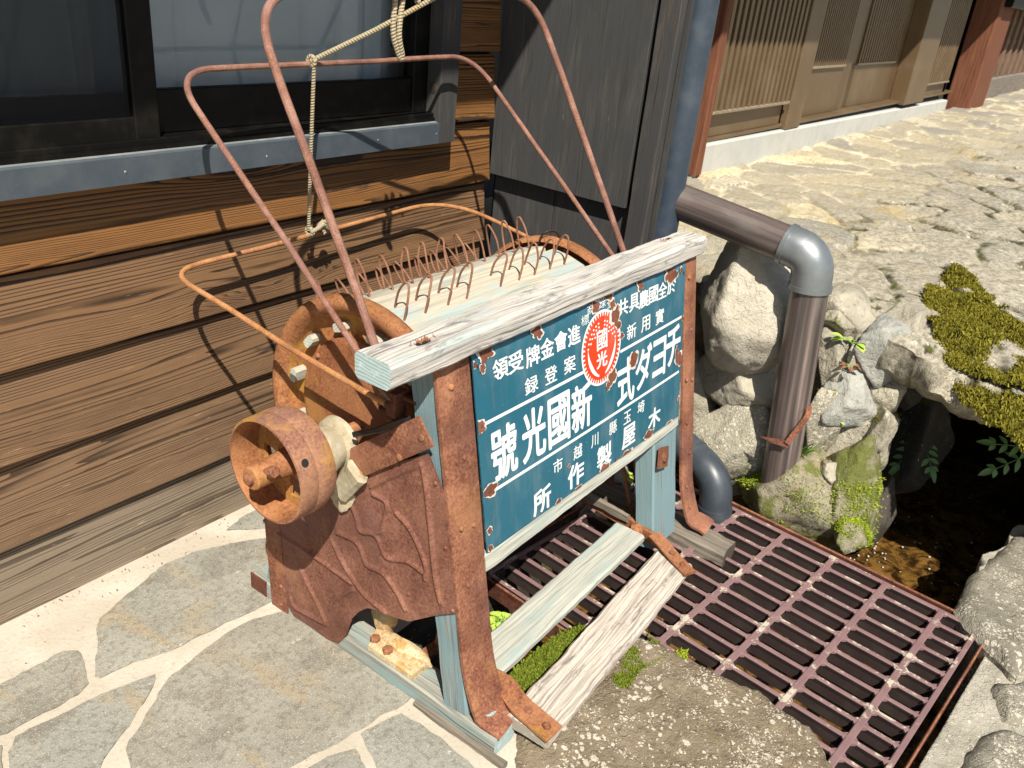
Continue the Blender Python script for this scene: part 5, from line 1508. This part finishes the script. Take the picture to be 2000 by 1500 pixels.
g = G(); lathe(g, [(.011, -.203), (.020, -.202), (.0225, -.199), (.0225, -.16), (.027, -.12), (.030, -.09)], PY, PZ, 32); hb = g.build('hub', RUST_RIM, pu)
g = G(); rivet(g, (-.203, PY + .001, PZ), (-1, 0, 0), .0125, .7); lathe(g, [(.012, -.19), (.012, -.206)], PY, PZ, 20); g.build('shaft_end', RUST, hb)
g = G(); tube(g, [(-.182, PY - .012, PZ + .012), (-.182, PY - .036, PZ + .022)], .005, 8); rivet(g, (-.182, PY - .033, PZ + .0205), (0, -1, .45), .011, .9, 0, True); g.build('set_bolt', RUST, hb)
g = G(); a = R_(150); n = Vector((0, math.cos(a), math.sin(a))); c = Vector((-.155, PY, PZ)) + n * .1012; u_ = Vector((1, 0, 0)); v_ = n.cross(u_)
g.add([c + u_ * .0075 * math.cos(t) + v_ * .0075 * math.sin(t) for t in np.linspace(0, 2 * PI, 17)[:-1]], [tuple(range(16))]); g.build('hole', BLK_IN, pu, False)
# bearing housing between pulley and bracket
g = G()
lathe(g, [(.03, -.088), (.044, -.086), (.050, -.078), (.051, -.05), (.045, -.035), (.042, -.02), (.052, -.012), (.055, .0)], AY - .005, AZ - .022, 40)
beam(g, (-.022, .36, .49), (-.018, .41, .42), .05, .022, (1, 0, 0), 12, .008, .003, 0, 0); rock(g, (-.006, .425, .405), (.012, .035, .04), 91, 9, .08, 4)
g.build('bearing_housing', CREAM, th)
# pivot bracket of the hoops
g = G(); box(g, (.002, .235, .612), (.016, .335, .628), 0, .002); box(g, (-.012, .282, .628), (.02, .305, .675), 0, .002); box(g, (.005, .25, .66), (.02, .33, .668), 0, .002)
tube(g, [(-.025, .294, .656), (.05, .294, .656)], .006, 8); tube(g, [(-.03, .315, .70), (-.005, .30, .675)], .007, 8)
g.build('hoop_bracket', RUST_DARK, th)
g = G(); beam(g, (-.024, .37, .565), (-.018, .315, .595), .011, .005, (1, 0, 0), 4, .002, 0, 0, 0); beam(g, (-.018, .315, .595), (-.006, .25, .64), .013, .006, (1, 0, 0), 4, .002, 0, 0, 0); g.build('black_clip', ZIP, th)
# hoops
def hoop(name, a, b, c, d, rad, r, mat, wob=.003):
    pts = fillet([a, b, c, d], rad, 14)
    pts = densify(pts, .03)
    pts = [p + Vector((fbm((p.x * 3, p.y * 3, p.z * 3 + r * 999), 2), fbm((p.x * 3 + 7, p.y * 3, p.z * 3), 2), fbm((p.x * 3, p.y * 3 + 9, p.z * 3), 2))) * wob for p in pts]
    g = G(); tube(g, pts, r, 10); return g.build(name, mat, th)
hoop('hoop', (.0, .296, .66), (.008, .665, 1.275), (.868, .70, 1.300), (.86, .289, .66), .11, .0077, RUST_ROD)
hoop('hoop', (-.01, .294, .656), (-.012, .870, 1.125), (.90, .90, 1.135), (.862, .289, .66), (.085, .10), .0060, RUST_ROD)
hoop('hoop', (-.02, .294, .656), (-.012, .945, .713), (.90, .955, .742), (.862, .289, .66), (.085, .17), .0056, RUST_ROD2)
# black wire tie on the far disc
g = G(); p = Vector((XD, AY + .02, AZ + .252)); pts = [p + Vector((-.025, .03, -.03)), p + Vector((-.022, .02, .004)), p + Vector((0, .0, .012)), p + Vector((-.01, -.03, -.01)), p + Vector((-.03, -.06, -.04))]
sweep(g, spline(pts, 6), rect(.009, .003, .001, 1), (0, .3, 1)); g.build('wire_tie', ZIP, th)

# ---- pedal
def board(a, b, w_, t_, mat, cap, wear): 
    g = G(); beam(g, a, b, w_, t_, (0, 0, 1), 60, .006, wear); return g.build('pedal_board', [mat, cap], th)
pb1 = board((.055, -.030, .046), (.735, .004, .052), .100, .026, W_PED2, E_GREY, .0045)
pb2 = board((.095, .122, .072), (.742, .140, .066), .088, .024, W_PED1, E_GREY, .0028)
pb1['label'] = 'rotten grey pedal board in front'; pb2['label'] = 'smoother greenish pedal board behind'
g = G()
sweep(g, densify([(.87, .60, .085), (.80, .33, .070), (.772, .15, .070), (.748, .06, .074)], .02), rect(.013, .036, .002, 2), (0, 0, 1), 0, None, None, .0012)
sweep(g, densify([(.752, .075, .088), (.742, .045, .082), (.722, .0, .074), (.697, -.058, .068)], .012), rect(.038, .008, .002, 2), (0, 0, 1), 0, None, None, .0010)
pa = g.build('pedal_arm', RUST_BRIGHT, th)
for p, r in (((.708, -.03, .073), .008), ((.724, .008, .079), .008)): q = G(); rivet(q, p, (0, 0, 1), r, .6, 0, True); q.build('bolt', RUST, pa)
g = G(); beam(g, (.787, .32, .082), (.766, .16, .087), .014, .026, (0, 0, 1), 14, .004, .004, 0, 0); g.build('wood_packing', W_OLD, pa)
q = G(); rivet(q, (.762, .128, .074), (-1, -.25, .1), .019, .6, 0, True); rivet(q, (.750, .125, .075), (-1, -.25, .1), .011, .8); q.build('nut', RUST_BRIGHT, pa)
g = G()
pts = spline([(.098, .24, .085), (.098, .12, .080), (.094, .055, .078), (.080, .01, .072), (.076, -.04, .066), (.073, -.082, .063)], 6)
n = len(pts); vs = []
for i, p in enumerate(pts):
    t = i / (n - 1); tw = max(0, min(1, (t - .25) / .3)); ang = (1 - tw) * R_(80)
    s_ = Vector((math.cos(ang), 0, math.sin(ang))) * (.015 + .010 * tw); nn = Vector((-math.sin(ang), 0, math.cos(ang))) * .0025
    vs += [p - s_ - nn, p + s_ - nn, p + s_ + nn, p - s_ + nn]
g.add(vs, [(i * 4 + j, i * 4 + (j + 1) % 4, i * 4 + 4 + (j + 1) % 4, i * 4 + 4 + j) for i in range(n - 1) for j in range(4)] + [(0, 1, 2, 3), tuple((n - 1) * 4 + j for j in range(4))])
pa2 = g.build('pedal_arm', RUST_BRIGHT, th)
for p in ((.078, -.015, .070), (.074, -.062, .0665)): q = G(); rivet(q, p, (0, 0, 1), .0085, .7, 0, True); q.build('bolt', RUST, pa2)
g = G(); p1, p2, p3, p4 = onY((1258, 1015), .14), onY((1238, 890), .20), onY((1233, 1000), .18), onY((1213, 890), .24)
tube(g, [p1, p2], .0055, 8); tube(g, [p3, p4], .0055, 8); g.build('crank_rod', RUST_BRIGHT, th)
g = G(); c = onF((1293, 893), -.004); ux = Vector((.96, 0, -.25)).normalized(); uz = Vector((.26, .24, .93)).normalized(); nn = Vector((0, -.97, .24))
s_ = .026; vs = [c + ux * a + uz * b + nn * h for h in (0, .006) for a, b in ((-s_, -s_), (s_, -s_), (s_, s_), (-s_, s_))]
g.add(vs, [(0, 1, 2, 3), (4, 5, 6, 7), (0, 1, 5, 4), (1, 2, 6, 5), (2, 3, 7, 6), (3, 0, 4, 7)]); sp_ = g.build('square_plate', RUST, th, False)
q = G(); rivet(q, c + nn * .006 + uz * .002, nn, .0165, .5); q.build('bolt', RUST, sp_)

# ---- rope tied to the hoops
rp = thing('rope', 'pale hemp rope tied between the rusty wire hoops', 'rope', (.37, .8, 1.0))
P1 = onY((607, 125), .878); P1.z += .006
K = onY((603, 452), .945)
A_ = Vector((.52, .687, 1.292))
g = G()
def rope(pts, r=.0052): tube(g, pts, r, 9)
rope(densify([A_, A_.lerp(P1, .5) + Vector((0, 0, -.004)), P1], .02))
rope(densify([P1 + Vector((.004, -.006, -.004)), P1.lerp(K, .5) + Vector((.002, -.002, 0)), K + Vector((0, 0, .004))], .02), .0044)
g.build('rope_run', ROPE, rp)
g = G()
rope(spline([P1 + Vector((.003 * math.sin(t * .5), .010 * math.cos(t), .010 * math.sin(t))) for t in np.linspace(0, 2 * PI, 9)], 3), .0044)
g.build('knot', ROPE, rp); g = G()
for c, r in ((K, .009), (K + Vector((.004, 0, -.002)), .009)):
    ring = [c + Vector((.003 * math.sin(t * .5), r * math.cos(t), r * math.sin(t))) for t in np.linspace(0, 2 * PI, 17)]
    rope(ring, .0044)
k2 = onY((628, 440), .94)
rope(spline([K + Vector((0, -.008, 0)), K.lerp(k2, .5) + Vector((0, -.010, .002)), k2 + Vector((0, -.008, .004)), k2 + Vector((.012, -.006, -.006)), k2 + Vector((.004, -.012, .014))], 5), .0052)
for i in range(9):
    d = Vector((random.gauss(0, 1), random.gauss(0, .7), random.gauss(0, 1))).normalized()
    tube(g, [k2, k2 + d * random.uniform(.012, .024)], .0022, 5)
rock(g, k2, (.013, .010, .011), 4, 8, .3, 3)
g.build('knot', ROPE, rp)
g = G()
q0, q1, q2 = onY((775, -30), .69), onY((768, 60), .69), onY((780, 110), .69)
rope(spline([q0, q1, q2 + Vector((0, 0, 0)), q2 + Vector((.004, -.004, .003)), q1 + Vector((.011, -.006, 0)), q0 + Vector((.02, -.004, .01))], 8), .0058)
p = onY((812, -20), .69); rope(spline([p, p + Vector((.004, -.004, -.018)), p + Vector((.0, -.004, -.024))], 5), .006)
g.build('rope_end', ROPE, rp)

# ================================================================== DRAIN GRATE
gt = thing('drain_grate', 'brown painted iron drain grate with worn paint over the stream', 'grate', (.75, -.2, 0))
GU, GV = Vector((.9952, -.098, 0)), Vector((.085, .9964, 0)).normalized()
GO = Vector((1.105, -.663, 0))
def gp(a, b, z=0.0): return GO - GU * a + GV * b + Vector((0, 0, z))
LA, LB = .76, .955
def gbar(g, p, q, w_, h_, top=0.0):
    d = (q - p).normalized(); s_ = Vector((-d.y, d.x, 0)) * w_ / 2
    c = .003; prof = [(-.3, -h_), (-.40, -.017), (-.92, -.005), (-1, -c), (-1 + 1.6 * c / w_, 0), (1 - 1.6 * c / w_, 0), (1, -c), (.92, -.005), (.40, -.017), (.3, -h_)]
    vs = [e + s_ * a + Vector((0, 0, b + top)) for e in (p, q) for a, b in prof]
    k = len(prof)
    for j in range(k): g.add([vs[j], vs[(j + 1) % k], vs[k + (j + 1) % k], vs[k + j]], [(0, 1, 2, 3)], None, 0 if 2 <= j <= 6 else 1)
    g.add(vs, [tuple(range(k)), tuple(range(k, 2 * k))])
g = G()
BB = [.0, .086, .229, .372, .515, .658, .801, .944]
for b in BB: gbar(g, gp(0, b), gp(LA, b), .017 if b not in (0, .944) else .013, .042, .0)
AA = [i * .0585 for i in range(14)]
for i, a in enumerate(AA): gbar(g, gp(a, 0), gp(a, .944), .0115 if i else .014, .040, -.0012)
# corner webs that round the slots
for b in BB:
    for a in AA:
        for sa in (-1, 1):
            for sb in (-1, 1):
                if (a == 0 and sa < 0) or (b == 0 and sb < 0) or (b == .944 and sb > 0): continue
                p = gp(a + sa * .0055, b + sb * .008, -.0025); r = .008
                vs = [p, p - GU * sa * r, p + GV * sb * r]
                vs = vs + [v + Vector((0, 0, -.006)) for v in vs]
                g.add(vs, [(0, 1, 2), (1, 4, 5, 2)])
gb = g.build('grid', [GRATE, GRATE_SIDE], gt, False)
g = G()
gbar(g, gp(-.022, -.026), gp(-.022, LB + .02), .006, .05, .003); gbar(g, gp(-.022, -.026), gp(LA + .02, -.026), .006, .05, .003); gbar(g, gp(-.022, LB + .02), gp(LA + .02, LB + .02), .008, .05, .004); gbar(g, gp(LA + .02, -.026), gp(LA + .02, LB + .02), .006, .05, .003)
g.build('angle_frame', [RUST, RUST_DARK], gt, False)
for (a_, b_, z_, sz, sd_) in ((.30, .99, -.03, (.10, .035, .045), 101), (.12, 1.02, -.03, (.09, .05, .05), 102), (.55, 1.0, -.05, (.14, .05, .05), 103)):
    g = G(); rock(g, gp(a_, b_, z_), sz, sd_, 10, .08, 4); g.build('edging_stone', S_WALL, gt, True, 0)

# ================================================================== PIPES
dp = thing('downpipe', 'dark blue rainwater downpipe at the corner of the black side panel', 'downpipe', (1.22, .42, 0))
g = G(); tube(g, densify([(1.222, .424, 2.45), (1.222, .424, .17)], .1), .042, 32); g.build('pipe', PIPE_BLUE, dp)
g = G()
pts = fillet([(1.222, .424, .30), (1.222, .424, .185), (1.11, .062, .105), (1.105, .050, -.012)], [.05, .075], 12)
tube(g, pts, .0465, 32, 0, None, -1)
def collar(g, p, q, r): tube(g, [p, q], r, 32)
a = Vector((1.105, .050, -.012)); collar(g, a, a + Vector((.0006, .002, .028)), .0495)
b = Vector((1.222, .424, .185)).lerp(Vector((1.11, .062, .105)), .70); c = Vector((1.222, .424, .185)).lerp(Vector((1.11, .062, .105)), .74); collar(g, b, c, .0485)
inner = [v for v in circ(.043, 24)]
g.build('outlet_elbow', PIPE_BLACK, dp)
bp = thing('brown_pipe', 'weathered brown drain pipe running out along the path then down to the stones', 'pipe', (1.25, .1, .1))
g = G(); sweep(g, densify([(1.25, .50, .822), (1.25, .030, .762)], .03), circ(.050, 32), (0, 0, 1)); sweep(g, densify([(1.252, -.010, .70), (1.252, -.066, .085)], .03), circ(.050, 32), (1, 0, 0)); g.build('pipe', PIPE_BROWN, bp)
g = G(); pts = fillet([(1.25, .075, .768), (1.252, -.004, .757), (1.252, -.0125, .668)], .055, 14); tube(g, pts, .054, 32); tube(g, [(1.25, .078, .7683), (1.25, .066, .7665)], .0572, 32); tube(g, [(1.252, -.0118, .679), (1.252, -.0125, .666)], .0572, 32); tube(g, pts[3:5], .0552, 32); g.build('elbow', ELBOW, bp)
hk = thing('pipe_hook', 'rusty pointed iron hook holding the brown pipe to the wall', 'hook', onX((1535, 865), 1.2))
g = G()
t0, t1, t2, t3, t4 = onX((1484, 852), 1.185), onX((1537, 866), 1.185), onX((1577, 812), 1.22), onX((1578, 790), 1.27), onX((1566, 776), 1.33)
pts = [t1, t1.lerp(t2, .5), t2, t3, t4]; sweep(g, spline(pts, 5), rect(.016, .009, .002, 1), (-.5, -.3, .8))
s_ = Vector((0, .0, 1)); vs = [t0, t1 + Vector((0, 0, .010)), t1 + Vector((.0, -.006, -.012)), t1.lerp(t0, .5) + Vector((0, 0, -.011)), t1 + Vector((.012, .004, 0))]
g.add(vs, [(0, 1, 2), (0, 2, 3), (0, 4, 1), (0, 3, 4), (1, 4, 2), (2, 4, 3)]); g.build('hook', RUST, hk, False)
